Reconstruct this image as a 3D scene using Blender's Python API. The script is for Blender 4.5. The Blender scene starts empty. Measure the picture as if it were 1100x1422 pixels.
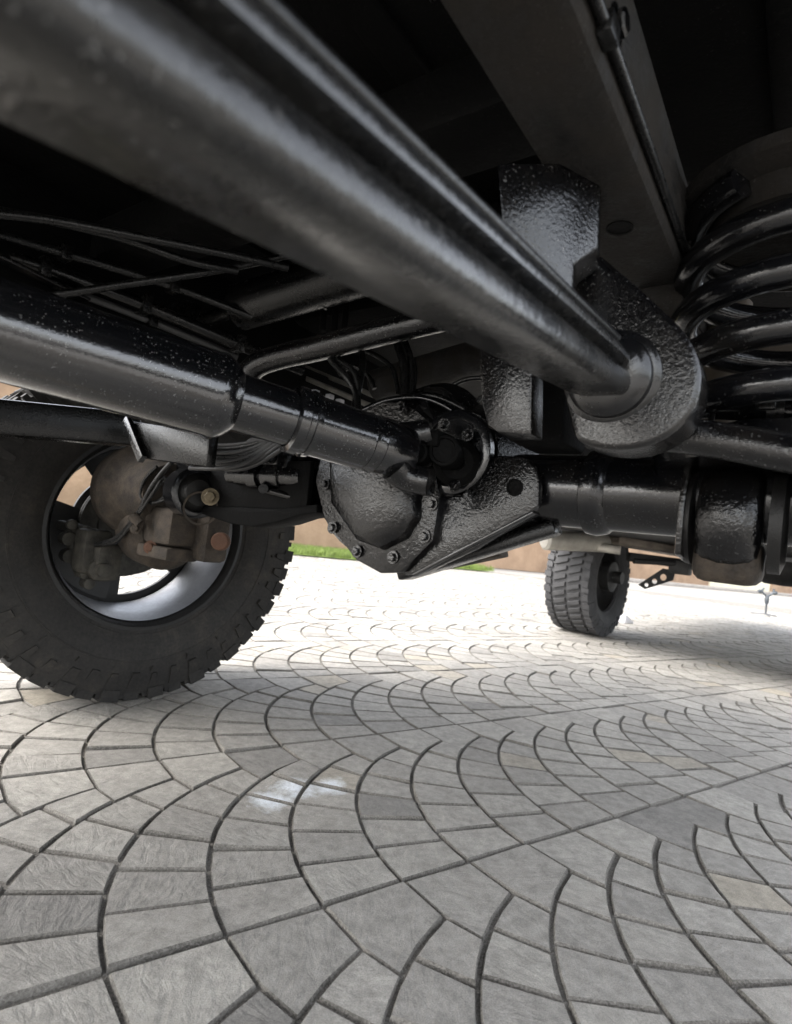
import bpy, bmesh, math, random
from mathutils import Vector, Matrix, noise

random.seed(11)
scene = bpy.context.scene
COL = scene.collection

# ---------------------------------------------------------------- camera
cam_data = bpy.data.cameras.new('camera')
cam = bpy.data.objects.new('camera', cam_data)
COL.objects.link(cam)
CAM_RIGHT, CAM_UP, CAM_BACK = ((0.9925, -0.0050, 0.1220), (-0.1221, -0.0409, 0.9917), (-0.0000, -0.9992, -0.0412))
cam.matrix_world = Matrix(((CAM_RIGHT[0], CAM_UP[0], CAM_BACK[0], 0.0),
                           (CAM_RIGHT[1], CAM_UP[1], CAM_BACK[1], 0.0),
                           (CAM_RIGHT[2], CAM_UP[2], CAM_BACK[2], 0.495),
                           (0, 0, 0, 1)))
cam_data.sensor_fit = 'HORIZONTAL'
cam_data.sensor_width = 36.0
cam_data.lens = 36.0 * 794.0 / 1100.0
cam_data.clip_start = 0.02
cam_data.clip_end = 500
cam_data.dof.use_dof = True
cam_data.dof.focus_distance = 0.95
cam_data.dof.aperture_fstop = 8.0
scene.camera = cam

# ---------------------------------------------------------------- daylight
SUN_EL, SUN_AZ = math.radians(47), math.radians(-112)      # azimuth from +Y towards +X
world = bpy.data.worlds.new('World')
scene.world = world
world.use_nodes = True
wn = world.node_tree
sky = wn.nodes.new('ShaderNodeTexSky')
sky.sky_type = 'NISHITA'
sky.sun_disc = False
sky.sun_elevation = SUN_EL
sky.sun_rotation = SUN_AZ
sky.dust_density = 4.0
sky.ozone_density = 1.0
wn.nodes['Background'].inputs[1].default_value = 0.15
hsv = wn.nodes.new('ShaderNodeHueSaturation')          # thin white cloud over the whole sky
hsv.inputs['Saturation'].default_value = 0.30
wn.links.new(sky.outputs[0], hsv.inputs['Color'])
wn.links.new(hsv.outputs[0], wn.nodes['Background'].inputs[0])
sun_data = bpy.data.lights.new('sun', 'SUN')
sun_data.energy = 0.5
sun_data.angle = math.radians(50)
sun_data.color = (1.0, 0.95, 0.88)
sun = bpy.data.objects.new('sun', sun_data)
COL.objects.link(sun)
to_sun = Vector((math.sin(SUN_AZ) * math.cos(SUN_EL), math.cos(SUN_AZ) * math.cos(SUN_EL), math.sin(SUN_EL)))
sun.rotation_euler = to_sun.to_track_quat('Z', 'Y').to_euler()
sun.location = (3, 2, 8)

scene.view_settings.view_transform = 'Standard'
scene.view_settings.look = 'None'
scene.view_settings.exposure = 2.48
scene.view_settings.gamma = 1.0
scene.view_settings.use_curve_mapping = False
scene.render.engine = 'CYCLES'
scene.cycles.max_bounces = 8
scene.cycles.diffuse_bounces = 5
scene.cycles.use_denoising = True

# ---------------------------------------------------------------- materials
def new_mat(name):
    m = bpy.data.materials.new(name)
    m.use_nodes = True
    nt = m.node_tree
    return m, nt, nt.nodes['Principled BSDF'], nt.links


def noise_node(nt, coord, scale, detail=4.0, rough=0.55, dist=0.0):
    n = nt.nodes.new('ShaderNodeTexNoise')
    n.inputs['Scale'].default_value = scale
    n.inputs['Detail'].default_value = detail
    n.inputs['Roughness'].default_value = rough
    n.inputs['Distortion'].default_value = dist
    nt.links.new(coord, n.inputs['Vector'])
    return n


def ramp(nt, fac, stops):
    r = nt.nodes.new('ShaderNodeValToRGB')
    e = r.color_ramp.elements
    while len(e) < len(stops):
        e.new(0.5)
    for i, (p, c) in enumerate(stops):
        e[i].position = p
        e[i].color = (c[0], c[1], c[2], 1) if hasattr(c, '__len__') else (c, c, c, 1)
    nt.links.new(fac, r.inputs[0])
    return r


def mixc(nt, fac, a, b):
    m = nt.nodes.new('ShaderNodeMix')
    m.data_type = 'RGBA'
    if hasattr(fac, 'is_linked'):
        nt.links.new(fac, m.inputs[0])
    else:
        m.inputs[0].default_value = fac
    for k, v in ((6, a), (7, b)):
        if hasattr(v, 'is_linked'):
            nt.links.new(v, m.inputs[k])
        else:
            m.inputs[k].default_value = (v[0], v[1], v[2], 1)
    return m.outputs[2]


def bump(nt, height, strength, distance, prev=None):
    b = nt.nodes.new('ShaderNodeBump')
    b.inputs['Strength'].default_value = strength
    b.inputs['Distance'].default_value = distance
    nt.links.new(height, b.inputs['Height'])
    if prev is not None:
        nt.links.new(prev, b.inputs['Normal'])
    return b.outputs[0]


def objcoord(nt):
    return nt.nodes.new('ShaderNodeTexCoord').outputs['Object']


def worldpos(nt):
    return nt.nodes.new('ShaderNodeNewGeometry').outputs['Position']


def metal_paint(name, base, grain, bstr, rough, bdist=0.002, dust=0.35, dustcol=(0.16, 0.14, 0.12), dustlow=0.60, spec=0.5, coat=0.0, speck=0.5):
    """black underbody paint: lumpy film, dust patches, pale specks for chips, dust and painted sparkle"""
    m, nt, P, L = new_mat(name)
    co = worldpos(nt)
    big = noise_node(nt, co, 14, 6, 0.65)
    fine = noise_node(nt, co, 260, 3, 0.6)
    dustmask = ramp(nt, big.outputs[0], [(dustlow - 0.12, 0.0), (dustlow + 0.12, dust)])
    spk = noise_node(nt, co, 360, 2, 0.5)
    spmask = ramp(nt, spk.outputs[0], [(0.64, 0.0), (0.72, speck)])
    c1 = mixc(nt, dustmask.outputs[0], base, dustcol)
    pat = noise_node(nt, co, 22, 4, 0.6)
    patr = ramp(nt, pat.outputs[0], [(0.40, 0.15), (0.62, 1.0)])
    pm = nt.nodes.new('ShaderNodeMath'); pm.operation = 'MULTIPLY'
    L.new(spmask.outputs[0], pm.inputs[0]); L.new(patr.outputs[0], pm.inputs[1])
    c2 = mixc(nt, pm.outputs[0], c1, (0.26, 0.255, 0.25))  # pale specks: chips and dust, with glints painted into the colour
    L.new(c2, P.inputs['Base Color'])
    rr = nt.nodes.new('ShaderNodeMath'); rr.operation = 'MULTIPLY_ADD'
    L.new(dustmask.outputs[0], rr.inputs[0]); rr.inputs[1].default_value = 0.7; rr.inputs[2].default_value = rough
    r2 = nt.nodes.new('ShaderNodeMath'); r2.operation = 'MULTIPLY_ADD'; r2.use_clamp = True
    L.new(fine.outputs[0], r2.inputs[0]); r2.inputs[1].default_value = 0.16; L.new(rr.outputs[0], r2.inputs[2])
    L.new(r2.outputs[0], P.inputs['Roughness'])
    P.inputs['Specular IOR Level'].default_value = spec
    P.inputs['Coat Weight'].default_value = coat
    P.inputs['Coat Roughness'].default_value = 0.10
    P.inputs['Coat IOR'].default_value = 1.7
    g = noise_node(nt, co, grain, 3, 0.6)
    n1 = bump(nt, g.outputs[0], bstr, bdist)
    mid = noise_node(nt, co, grain * 0.45, 3, 0.6)
    n2 = bump(nt, mid.outputs[0], bstr * 0.5, bdist, n1)
    L.new(n2, P.inputs['Normal'])
    L.new(n1, P.inputs['Coat Normal'])
    return m


def plain(name, base, rough=0.6, metallic=0.0, var=0.25, scale=30, bstr=0.15, dark=None):
    m, nt, P, L = new_mat(name)
    co = worldpos(nt)
    n = noise_node(nt, co, scale, 6, 0.65)
    d = dark or tuple(c * (1 - var * 1.6) for c in base)
    li = tuple(min(1, c * (1 + var)) for c in base)
    r = ramp(nt, n.outputs[0], [(0.3, d), (0.7, li)])
    L.new(r.outputs[0], P.inputs['Base Color'])
    P.inputs['Metallic'].default_value = metallic
    f = noise_node(nt, co, scale * 9, 3, 0.6)
    rr = ramp(nt, f.outputs[0], [(0.3, max(0.03, rough - 0.1)), (0.7, min(1, rough + 0.1))])
    L.new(rr.outputs[0], P.inputs['Roughness'])
    L.new(bump(nt, f.outputs[0], bstr, 0.002), P.inputs['Normal'])
    return m


BK = (0.0042, 0.0045, 0.0055)
M = {}
M['gloss'] = metal_paint('gloss_black_paint', BK, 230, 0.12, 0.10, dust=0.07, dustcol=(0.11, 0.092, 0.07), dustlow=0.58, speck=0.30, spec=0.5, coat=0.25)
M['shaft'] = metal_paint('wet_look_shaft_paint', BK, 260, 0.10, 0.07, dust=0.03, dustcol=(0.12, 0.11, 0.10), dustlow=0.60, speck=0.7, spec=0.5, coat=0.85)
M['grit'] = metal_paint('gritty_black_coating', (0.0040, 0.0040, 0.0045), 270, 1.0, 0.06, bdist=0.0007, dust=0.08, dustcol=(0.11, 0.092, 0.07), dustlow=0.57, speck=0.6, spec=0.6, coat=0.2)
M['lumpy'] = metal_paint('lumpy_black_coating', (0.0038, 0.0038, 0.0042), 190, 1.0, 0.06, bdist=0.0012, dust=0.08, dustcol=(0.10, 0.084, 0.064), dustlow=0.57, speck=0.22, spec=0.55, coat=0.1)
M['satin'] = metal_paint('satin_black_paint', (0.0040, 0.0040, 0.0040), 320, 0.40, 0.16, bdist=0.001, spec=0.4, dust=0.10, dustcol=(0.04, 0.036, 0.03), dustlow=0.55, speck=0.25)
M['dusty'] = metal_paint('dusty_chassis_paint', (0.006, 0.0055, 0.005), 160, 0.8, 0.55, dust=0.7, dustcol=(0.020, 0.016, 0.012), dustlow=0.47, speck=0.15)
M['under'] = metal_paint('dark_underbody', (0.0020, 0.0020, 0.0020), 120, 0.5, 0.6, dust=0.12, dustcol=(0.012, 0.011, 0.010), dustlow=0.58, spec=0.12, speck=0.06)
M['arm'] = metal_paint('worn_link_paint', (0.0050, 0.0055, 0.0065), 170, 0.55, 0.14, bdist=0.0009, dust=0.14, dustcol=(0.10, 0.09, 0.072), dustlow=0.50, speck=0.6, spec=0.55, coat=0.2)
M['rubber'] = plain('tyre_rubber', (0.0165, 0.0155, 0.0145), 0.75, 0, 0.25, 22, 0.25)
def tyre_rubber():
    m, nt, P, L = new_mat('dusty_tyre_rubber')
    co = objcoord(nt)
    n = noise_node(nt, co, 9, 6, 0.7)
    f = noise_node(nt, co, 140, 4, 0.6)
    d = ramp(nt, n.outputs[0], [(0.38, (0.019, 0.018, 0.017)), (0.56, (0.026, 0.0242, 0.022)), (0.72, (0.052, 0.045, 0.037))])
    g = ramp(nt, f.outputs[0], [(0.35, (0.75, 0.75, 0.75)), (0.7, (1.25, 1.22, 1.18))])
    x = nt.nodes.new('ShaderNodeMix'); x.data_type = 'RGBA'; x.blend_type = 'MULTIPLY'; x.inputs[0].default_value = 1
    L.new(d.outputs[0], x.inputs[6]); L.new(g.outputs[0], x.inputs[7])
    L.new(x.outputs[2], P.inputs['Base Color'])
    P.inputs['Roughness'].default_value = 0.78
    P.inputs['Specular IOR Level'].default_value = 0.35
    L.new(bump(nt, f.outputs[0], 0.35, 0.002), P.inputs['Normal'])
    return m


M['rubber'] = tyre_rubber()
M['farrubber'] = plain('grey_tyre_rubber', (0.050, 0.050, 0.052), 0.8, 0, 0.2, 12, 0.25)
M['bushrubber'] = plain('bush_rubber', (0.010, 0.0095, 0.009), 0.5, 0, 0.4, 60, 0.3)
M['alloy'] = plain('cast_alloy_wheel', (0.40, 0.41, 0.43), 0.48, 0.85, 0.10, 14, 0.12)
M['darkwheel'] = plain('dark_wheel_face', (0.012, 0.0115, 0.011), 0.55, 0, 0.3, 25, 0.2)
M['disc'] = plain('brake_disc_steel', (0.62, 0.57, 0.50), 0.45, 0.35, 0.12, 50, 0.2)
M['casting'] = plain('dusty_iron_casting', (0.046, 0.035, 0.025), 0.85, 0, 0.45, 30, 0.9, (0.012, 0.010, 0.008))
M['caliper'] = plain('grimy_caliper_iron', (0.050, 0.046, 0.037), 0.7, 0.2, 0.4, 40, 0.6, (0.014, 0.013, 0.011))
M['rust'] = plain('rusty_steel', (0.065, 0.028, 0.015), 0.85, 0, 0.4, 60, 0.6, (0.07, 0.035, 0.02))
M['bolt'] = plain('zinc_bolt_steel', (0.15, 0.12, 0.075), 0.5, 0.5, 0.35, 80, 0.3)
M['steel'] = plain('bare_steel', (0.45, 0.46, 0.48), 0.4, 0.9, 0.25, 40, 0.25)
M['hose'] = plain('rubber_hose', (0.008, 0.008, 0.008), 0.32, 0, 0.3, 30, 0.15)
M['greyhose'] = plain('grey_sheathed_cable', (0.035, 0.035, 0.036), 0.4, 0, 0.2, 30, 0.1)
M['silver'] = plain('aluminised_exhaust', (0.40, 0.38, 0.34), 0.55, 0.5, 0.2, 8, 0.2)
M['lightmetal'] = plain('pale_metal_channel', (0.22, 0.21, 0.19), 0.55, 0.2, 0.25, 20, 0.3)
M['tan'] = plain('dusty_tan_paint', (0.06, 0.047, 0.033), 0.8, 0, 0.3, 16, 0.4)
M['farbody'] = plain('far_car_underbody', (0.018, 0.018, 0.018), 0.6, 0, 0.4, 6, 0.3)
M['fardust'] = plain('far_car_dusty_floor', (0.20, 0.17, 0.14), 0.8, 0, 0.35, 5, 0.3)
M['bodypaint'] = plain('black_body_panel', (0.03, 0.03, 0.032), 0.3, 0, 0.1, 4, 0.05)
M['galv'] = plain('galvanised_stand', (0.075, 0.085, 0.095), 0.45, 0.5, 0.25, 30, 0.2)
M['whiteplastic'] = plain('pale_plastic', (0.62, 0.62, 0.66), 0.5, 0, 0.08, 20, 0.1)


def paving_material():
    m, nt, P, L = new_mat('stamped_concrete')
    co = worldpos(nt)
    info = nt.nodes.new('ShaderNodeAttribute'); info.attribute_name = 'tone'
    sc_ = nt.nodes.new('ShaderNodeMath'); sc_.operation = 'MULTIPLY'; sc_.inputs[1].default_value = 173.0
    L.new(info.outputs['Fac'], sc_.inputs[0])
    own = nt.nodes.new('ShaderNodeVectorMath'); own.operation = 'ADD'
    L.new(co, own.inputs[0]); L.new(sc_.outputs[0], own.inputs[1])
    n1 = noise_node(nt, co, 2.2, 5, 0.6)
    n2 = noise_node(nt, own.outputs[0], 48, 6, 0.7)
    n3 = noise_node(nt, co, 600, 2, 0.6)
    base = ramp(nt, n1.outputs[0], [(0.28, (0.30, 0.285, 0.262)), (0.5, (0.35, 0.336, 0.310)), (0.75, (0.40, 0.384, 0.356))])
    dirt = ramp(nt, n2.outputs[0], [(0.34, 0.66), (0.62, 1.0)])
    spk = ramp(nt, n3.outputs[0], [(0.30, 0.72), (0.62, 1.08)])
    def mul(a, b):
        x = nt.nodes.new('ShaderNodeMix'); x.data_type = 'RGBA'; x.blend_type = 'MULTIPLY'; x.inputs[0].default_value = 1
        L.new(a, x.inputs[6]); L.new(b, x.inputs[7]); return x.outputs[2]
    c = mul(mul(base.outputs[0], dirt.outputs[0]), spk.outputs[0])
    tone = ramp(nt, info.outputs['Fac'], [(0.0, (0.66, 0.655, 0.65)), (0.13, (0.84, 0.83, 0.815)), (0.5, (0.97, 0.96, 0.94)), (0.85, (1.08, 1.07, 1.04)), (1.0, (1.03, 0.97, 0.86))])
    c = mul(c, tone.outputs[0])
    # pale spilled powder over four neighbouring stones (its own ragged outline)
    sep = nt.nodes.new('ShaderNodeSeparateXYZ'); L.new(co, sep.inputs[0])
    def blob(cx, cy, rx, ry):
        dx = nt.nodes.new('ShaderNodeMath'); dx.operation = 'SUBTRACT'; L.new(sep.outputs[0], dx.inputs[0]); dx.inputs[1].default_value = cx
        dy = nt.nodes.new('ShaderNodeMath'); dy.operation = 'SUBTRACT'; L.new(sep.outputs[1], dy.inputs[0]); dy.inputs[1].default_value = cy
        cb = nt.nodes.new('ShaderNodeCombineXYZ')
        for src, k, r in ((dx, 0, rx), (dy, 1, ry)):
            dv = nt.nodes.new('ShaderNodeMath'); dv.operation = 'DIVIDE'; L.new(src.outputs[0], dv.inputs[0]); dv.inputs[1].default_value = r
            L.new(dv.outputs[0], cb.inputs[k])
        ln = nt.nodes.new('ShaderNodeVectorMath'); ln.operation = 'LENGTH'; L.new(cb.outputs[0], ln.inputs[0])
        return ln.outputs['Value']
    mn = nt.nodes.new('ShaderNodeMath'); mn.operation = 'MINIMUM'
    p1 = (-0.1227, 1.1013, 0.0000)
    p2 = (-0.0622, 1.1244, 0.0000)
    p3 = (-0.1573, 1.0450, 0.0000)
    L.new(blob(p1[0], p1[1], 0.10, 0.10), mn.inputs[0])
    mn2 = nt.nodes.new('ShaderNodeMath'); mn2.operation = 'MINIMUM'
    L.new(blob(p2[0], p2[1], 0.075, 0.09), mn2.inputs[0]); L.new(blob(p3[0], p3[1], 0.085, 0.09), mn2.inputs[1])
    L.new(mn2.outputs[0], mn.inputs[1])
    wob = noise_node(nt, co, 30, 5, 0.7)
    ad = nt.nodes.new('ShaderNodeMath'); ad.operation = 'MULTIPLY_ADD'
    L.new(wob.outputs[0], ad.inputs[0]); ad.inputs[1].default_value = 1.0; L.new(mn.outputs[0], ad.inputs[2])
    sm = ramp(nt, ad.outputs[0], [(0.0, 1.0), (1.0, 0.0)])
    sm.color_ramp.elements[0].position = 0.60; sm.color_ramp.elements[1].position = 1.0
    grain = ramp(nt, n3.outputs[0], [(0.30, 0.45), (0.55, 1.0)])
    c = mixc(nt, mul(sm.outputs[0], grain.outputs[0]), c, (0.66, 0.70, 0.74))
    L.new(c, P.inputs['Base Color'])
    P.inputs['Roughness'].default_value = 0.72
    P.inputs['Specular IOR Level'].default_value = 0.35
    # slate-like ripples pressed into each stone
    mp = nt.nodes.new('ShaderNodeMapping'); mp.inputs['Scale'].default_value = (1.0, 2.2, 1.0)
    rot_ = nt.nodes.new('ShaderNodeVectorRotate'); rot_.rotation_type = 'Z_AXIS'
    L.new(own.outputs[0], rot_.inputs['Vector']); L.new(sc_.outputs[0], rot_.inputs['Angle'])
    L.new(rot_.outputs[0], mp.inputs[0])
    rip = noise_node(nt, mp.outputs[0], 26, 4, 0.55, 1.2)
    b1 = bump(nt, rip.outputs[0], 0.30, 0.012)
    b2 = bump(nt, n3.outputs[0], 0.35, 0.002, b1)
    L.new(b2, P.inputs['Normal'])
    return m


M['paving'] = paving_material()
def joint_material():
    m, nt, P, L = new_mat('sandy_joint_mortar')
    co = worldpos(nt)
    a = noise_node(nt, co, 330, 3, 0.7)
    b = noise_node(nt, co, 9, 4, 0.6)
    sand = ramp(nt, a.outputs[0], [(0.36, (0.08, 0.074, 0.065)), (0.52, (0.20, 0.188, 0.166)), (0.66, (0.34, 0.32, 0.29))])
    patch = ramp(nt, b.outputs[0], [(0.40, (0.095, 0.088, 0.076)), (0.60, (0.22, 0.206, 0.182))])
    L.new(mixc(nt, 0.5, sand.outputs[0], patch.outputs[0]), P.inputs['Base Color'])
    P.inputs['Roughness'].default_value = 0.95
    L.new(bump(nt, a.outputs[0], 1.0, 0.004), P.inputs['Normal'])
    return m


M['joint'] = joint_material()
M['ground'] = plain('far_concrete', (0.26, 0.25, 0.232), 0.85, 0, 0.10, 3, 0.2)


def wall_material():
    m, nt, P, L = new_mat('tan_render')
    co = worldpos(nt)
    n = noise_node(nt, co, 1.6, 6, 0.65)
    f = noise_node(nt, co, 18, 4, 0.6)
    r = ramp(nt, n.outputs[0], [(0.3, (0.25, 0.165, 0.105)), (0.55, (0.35, 0.235, 0.15)), (0.75, (0.42, 0.29, 0.19))])
    L.new(r.outputs[0], P.inputs['Base Color'])
    P.inputs['Roughness'].default_value = 0.9
    L.new(bump(nt, f.outputs[0], 0.5, 0.02), P.inputs['Normal'])
    return m


M['wall'] = wall_material()
M['cream'] = plain('cream_masonry', (0.72, 0.68, 0.52), 0.85, 0, 0.10, 3, 0.3)
M['kerb'] = plain('kerb_concrete', (0.36, 0.33, 0.30), 0.85, 0, 0.12, 5, 0.3)
M['grass'] = plain('lawn_grass', (0.15, 0.21, 0.04), 0.7, 0, 0.35, 8, 0.1)

# ---------------------------------------------------------------- mesh helpers
class MB:
    """collects shapes into one mesh"""
    def __init__(s):
        s.v, s.f = [], []

    def add(s, verts, faces):
        o = len(s.v)
        s.v += [tuple(x) for x in verts]
        s.f += [tuple(i + o for i in f) for f in faces]
        return s

    def frame(s, d):
        d = Vector(d).normalized()
        a = Vector((0, 0, 1)) if abs(d.z) < 0.9 else Vector((1, 0, 0))
        x = a.cross(d).normalized()
        return x, d.cross(x).normalized(), d

    def lathe(s, p, axis, prof, seg=40, caps=(True, True), squash=None):
        """prof: list of (distance along axis, radius)"""
        x, y, d = s.frame(axis)
        p = Vector(p)
        vs, fs = [], []
        for t, r in prof:
            for i in range(seg):
                a = 2 * math.pi * i / seg
                vs.append(p + d * t + x * (r * math.cos(a)) + y * (r * math.sin(a)))
        for k in range(len(prof) - 1):
            for i in range(seg):
                j = (i + 1) % seg
                fs.append((k * seg + i, k * seg + j, (k + 1) * seg + j, (k + 1) * seg + i))
        if caps[0]: fs.append(tuple(reversed(range(seg))))
        if caps[1]: fs.append(tuple(range((len(prof) - 1) * seg, len(prof) * seg)))
        return s.add(vs, fs)

    def rod(s, a, b, r, seg=24, bev=0.0):
        a, b = Vector(a), Vector(b)
        L = (b - a).length
        pr = [(0, r), (L, r)] if bev <= 0 else [(0, r - bev), (bev, r), (L - bev, r), (L, r - bev)]
        return s.lathe(a, b - a, pr, seg)

    def tube(s, pts, r, seg=12, closed=False, smooth=6):
        pts = [Vector(p) for p in pts]
        if smooth and len(pts) > 2:
            out = []
            n = len(pts)
            for i in range(n - 1):
                p0 = pts[max(i - 1, 0)]; p1 = pts[i]; p2 = pts[i + 1]; p3 = pts[min(i + 2, n - 1)]
                for k in range(smooth):
                    t = k / smooth
                    out.append(0.5 * ((2 * p1) + (p2 - p0) * t + (2 * p0 - 5 * p1 + 4 * p2 - p3) * t * t + (3 * p1 - p0 - 3 * p2 + p3) * t ** 3))
            out.append(pts[-1]); pts = out
        n = len(pts)
        rs = r if hasattr(r, '__len__') else None
        vs, fs = [], []
        x = None
        for i, p in enumerate(pts):
            d = (pts[min(i + 1, n - 1)] - pts[max(i - 1, 0)]).normalized()
            if x is None:
                x, y, d = s.frame(d)
            else:
                x = (x - d * x.dot(d)).normalized(); y = d.cross(x)
            ri = r if rs is None else rs[0] + (rs[1] - rs[0]) * i / (n - 1)
            for k in range(seg):
                a = 2 * math.pi * k / seg
                vs.append(p + x * (ri * math.cos(a)) + y * (ri * math.sin(a)))
        for i in range(n - 1):
            for k in range(seg):
                j = (k + 1) % seg
                fs.append((i * seg + k, i * seg + j, (i + 1) * seg + j, (i + 1) * seg + k))
        fs.append(tuple(reversed(range(seg)))); fs.append(tuple(range((n - 1) * seg, n * seg)))
        return s.add(vs, fs)

    def prism(s, poly, ext, bev=0.0, seg=2):
        """planar polygon (3-D points) pushed along ext, edges rounded"""
        bm = bmesh.new()
        ext = Vector(ext)
        a = [bm.verts.new(p) for p in poly]
        b = [bm.verts.new(Vector(p) + ext) for p in poly]
        n = len(a)
        bm.faces.new(a); bm.faces.new(list(reversed(b)))
        for i in range(n):
            j = (i + 1) % n
            bm.faces.new((a[j], a[i], b[i], b[j]))
        bmesh.ops.recalc_face_normals(bm, faces=bm.faces)
        return s.take(bm, bev, seg)

    def box(s, c, h, bev=0.0, axes=None, seg=2):
        bm = bmesh.new()
        X, Y, Z = [Vector(a) for a in (axes or ((1, 0, 0), (0, 1, 0), (0, 0, 1)))]
        c = Vector(c)
        vs = [bm.verts.new(c + X * (h[0] * i) + Y * (h[1] * j) + Z * (h[2] * k)) for i in (-1, 1) for j in (-1, 1) for k in (-1, 1)]
        for f in ((0, 1, 3, 2), (4, 6, 7, 5), (0, 4, 5, 1), (2, 3, 7, 6), (0, 2, 6, 4), (1, 5, 7, 3)):
            bm.faces.new([vs[i] for i in f])
        bmesh.ops.recalc_face_normals(bm, faces=bm.faces)
        return s.take(bm, bev, seg)

    def beam(s, a, b, w, h, bev=0.004, up=(0, 0, 1)):
        a, b = Vector(a), Vector(b)
        Y = (b - a).normalized(); X = Y.cross(Vector(up)).normalized(); Z = X.cross(Y)
        return s.box((a + b) / 2, (w / 2, (b - a).length / 2, h / 2), bev, (X, Y, Z))

    def take(s, bm, bev=0.0, seg=2):
        if bev > 0:
            es = [e for e in bm.edges if e.calc_face_angle(0) > 0.5]
            bmesh.ops.bevel(bm, geom=es, offset=bev, segments=seg, profile=0.5, affect='EDGES', clamp_overlap=True)
        bm.verts.index_update()
        s.add([v.co.copy() for v in bm.verts], [[v.index for v in f.verts] for f in bm.faces])
        bm.free()
        return s

    def hexbolt(s, p, axis, r=0.009, h=0.007, washer=True, spin=0.0):
        x, y, d = s.frame(axis)
        p = Vector(p)
        if washer:
            s.lathe(p, axis, [(0, r * 1.5), (0.002, r * 1.5), (0.0021, r * 1.2)], 20)
        vs, fs = [], []
        for t, k in ((0.001, 1.0), (h, 1.0), (h + r * 0.18, 0.82)):
            for i in range(6):
                a = math.pi / 3 * i + spin
                vs.append(p + d * t + x * (r * k * math.cos(a)) + y * (r * k * math.sin(a)))
        for k in range(2):
            for i in range(6):
                j = (i + 1) % 6
                fs.append((k * 6 + i, k * 6 + j, (k + 1) * 6 + j, (k + 1) * 6 + i))
        fs.append(tuple(range(12, 18)))
        return s.add(vs, fs)

    def build(s, name, mat, parent=None, smooth=38):
        me = bpy.data.meshes.new(name)
        me.from_pydata(s.v, [], s.f)
        me.update()
        bm = bmesh.new(); bm.from_mesh(me)
        bmesh.ops.recalc_face_normals(bm, faces=bm.faces)
        bm.to_mesh(me); bm.free()
        if smooth:
            me.polygons.foreach_set('use_smooth', [True] * len(me.polygons))
            me.set_sharp_from_angle(angle=math.radians(smooth))
        me.materials.append(mat)
        o = bpy.data.objects.new(name, me)
        COL.objects.link(o)
        o.parent = parent
        return o


def empty(name, loc=(0, 0, 0), rz=0.0, parent=None):
    o = bpy.data.objects.new(name, None)
    o.empty_display_size = 0.2
    COL.objects.link(o)
    o.location = loc
    o.rotation_euler = (0, 0, rz)
    o.parent = parent
    return o


def tag(o, label=None, cat=None, group=None, kind=None):
    for k, v in (('label', label), ('category', cat), ('group', group), ('kind', kind)):
        if v:
            o[k] = v
    return o


def bolts(parent, pts, axis, mat, r=0.009, h=0.007, name='bolt'):
    for i, p in enumerate(pts):
        MB().hexbolt(p, axis, r, h, True, 0.4 * i).build(name, mat, parent, 30)

# ---------------------------------------------------------------- ground and paving
def sheet(name, pts, z, mat):
    me = bpy.data.meshes.new(name)
    me.from_pydata([(x, y, z) for x, y in pts], [], [tuple(range(len(pts)))])
    me.materials.append(mat)
    o = bpy.data.objects.new(name, me)
    COL.objects.link(o)
    return o


ground = sheet('ground', [(-120, -120), (160, -120), (160, 160), (-120, 160)], -0.012, M['ground'])
tag(ground, kind='structure')

SD, ND = Vector((0.8211, 0.5707)), Vector((-0.5707, 0.8211))      # along / across the rows of fans
FAN_W, FAN_R, PITCH, N0, S0 = 0.52, 0.457, 0.13, 0.655, 0.805
TH_TOP, N_ST = math.radians(70.9), 6


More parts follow.
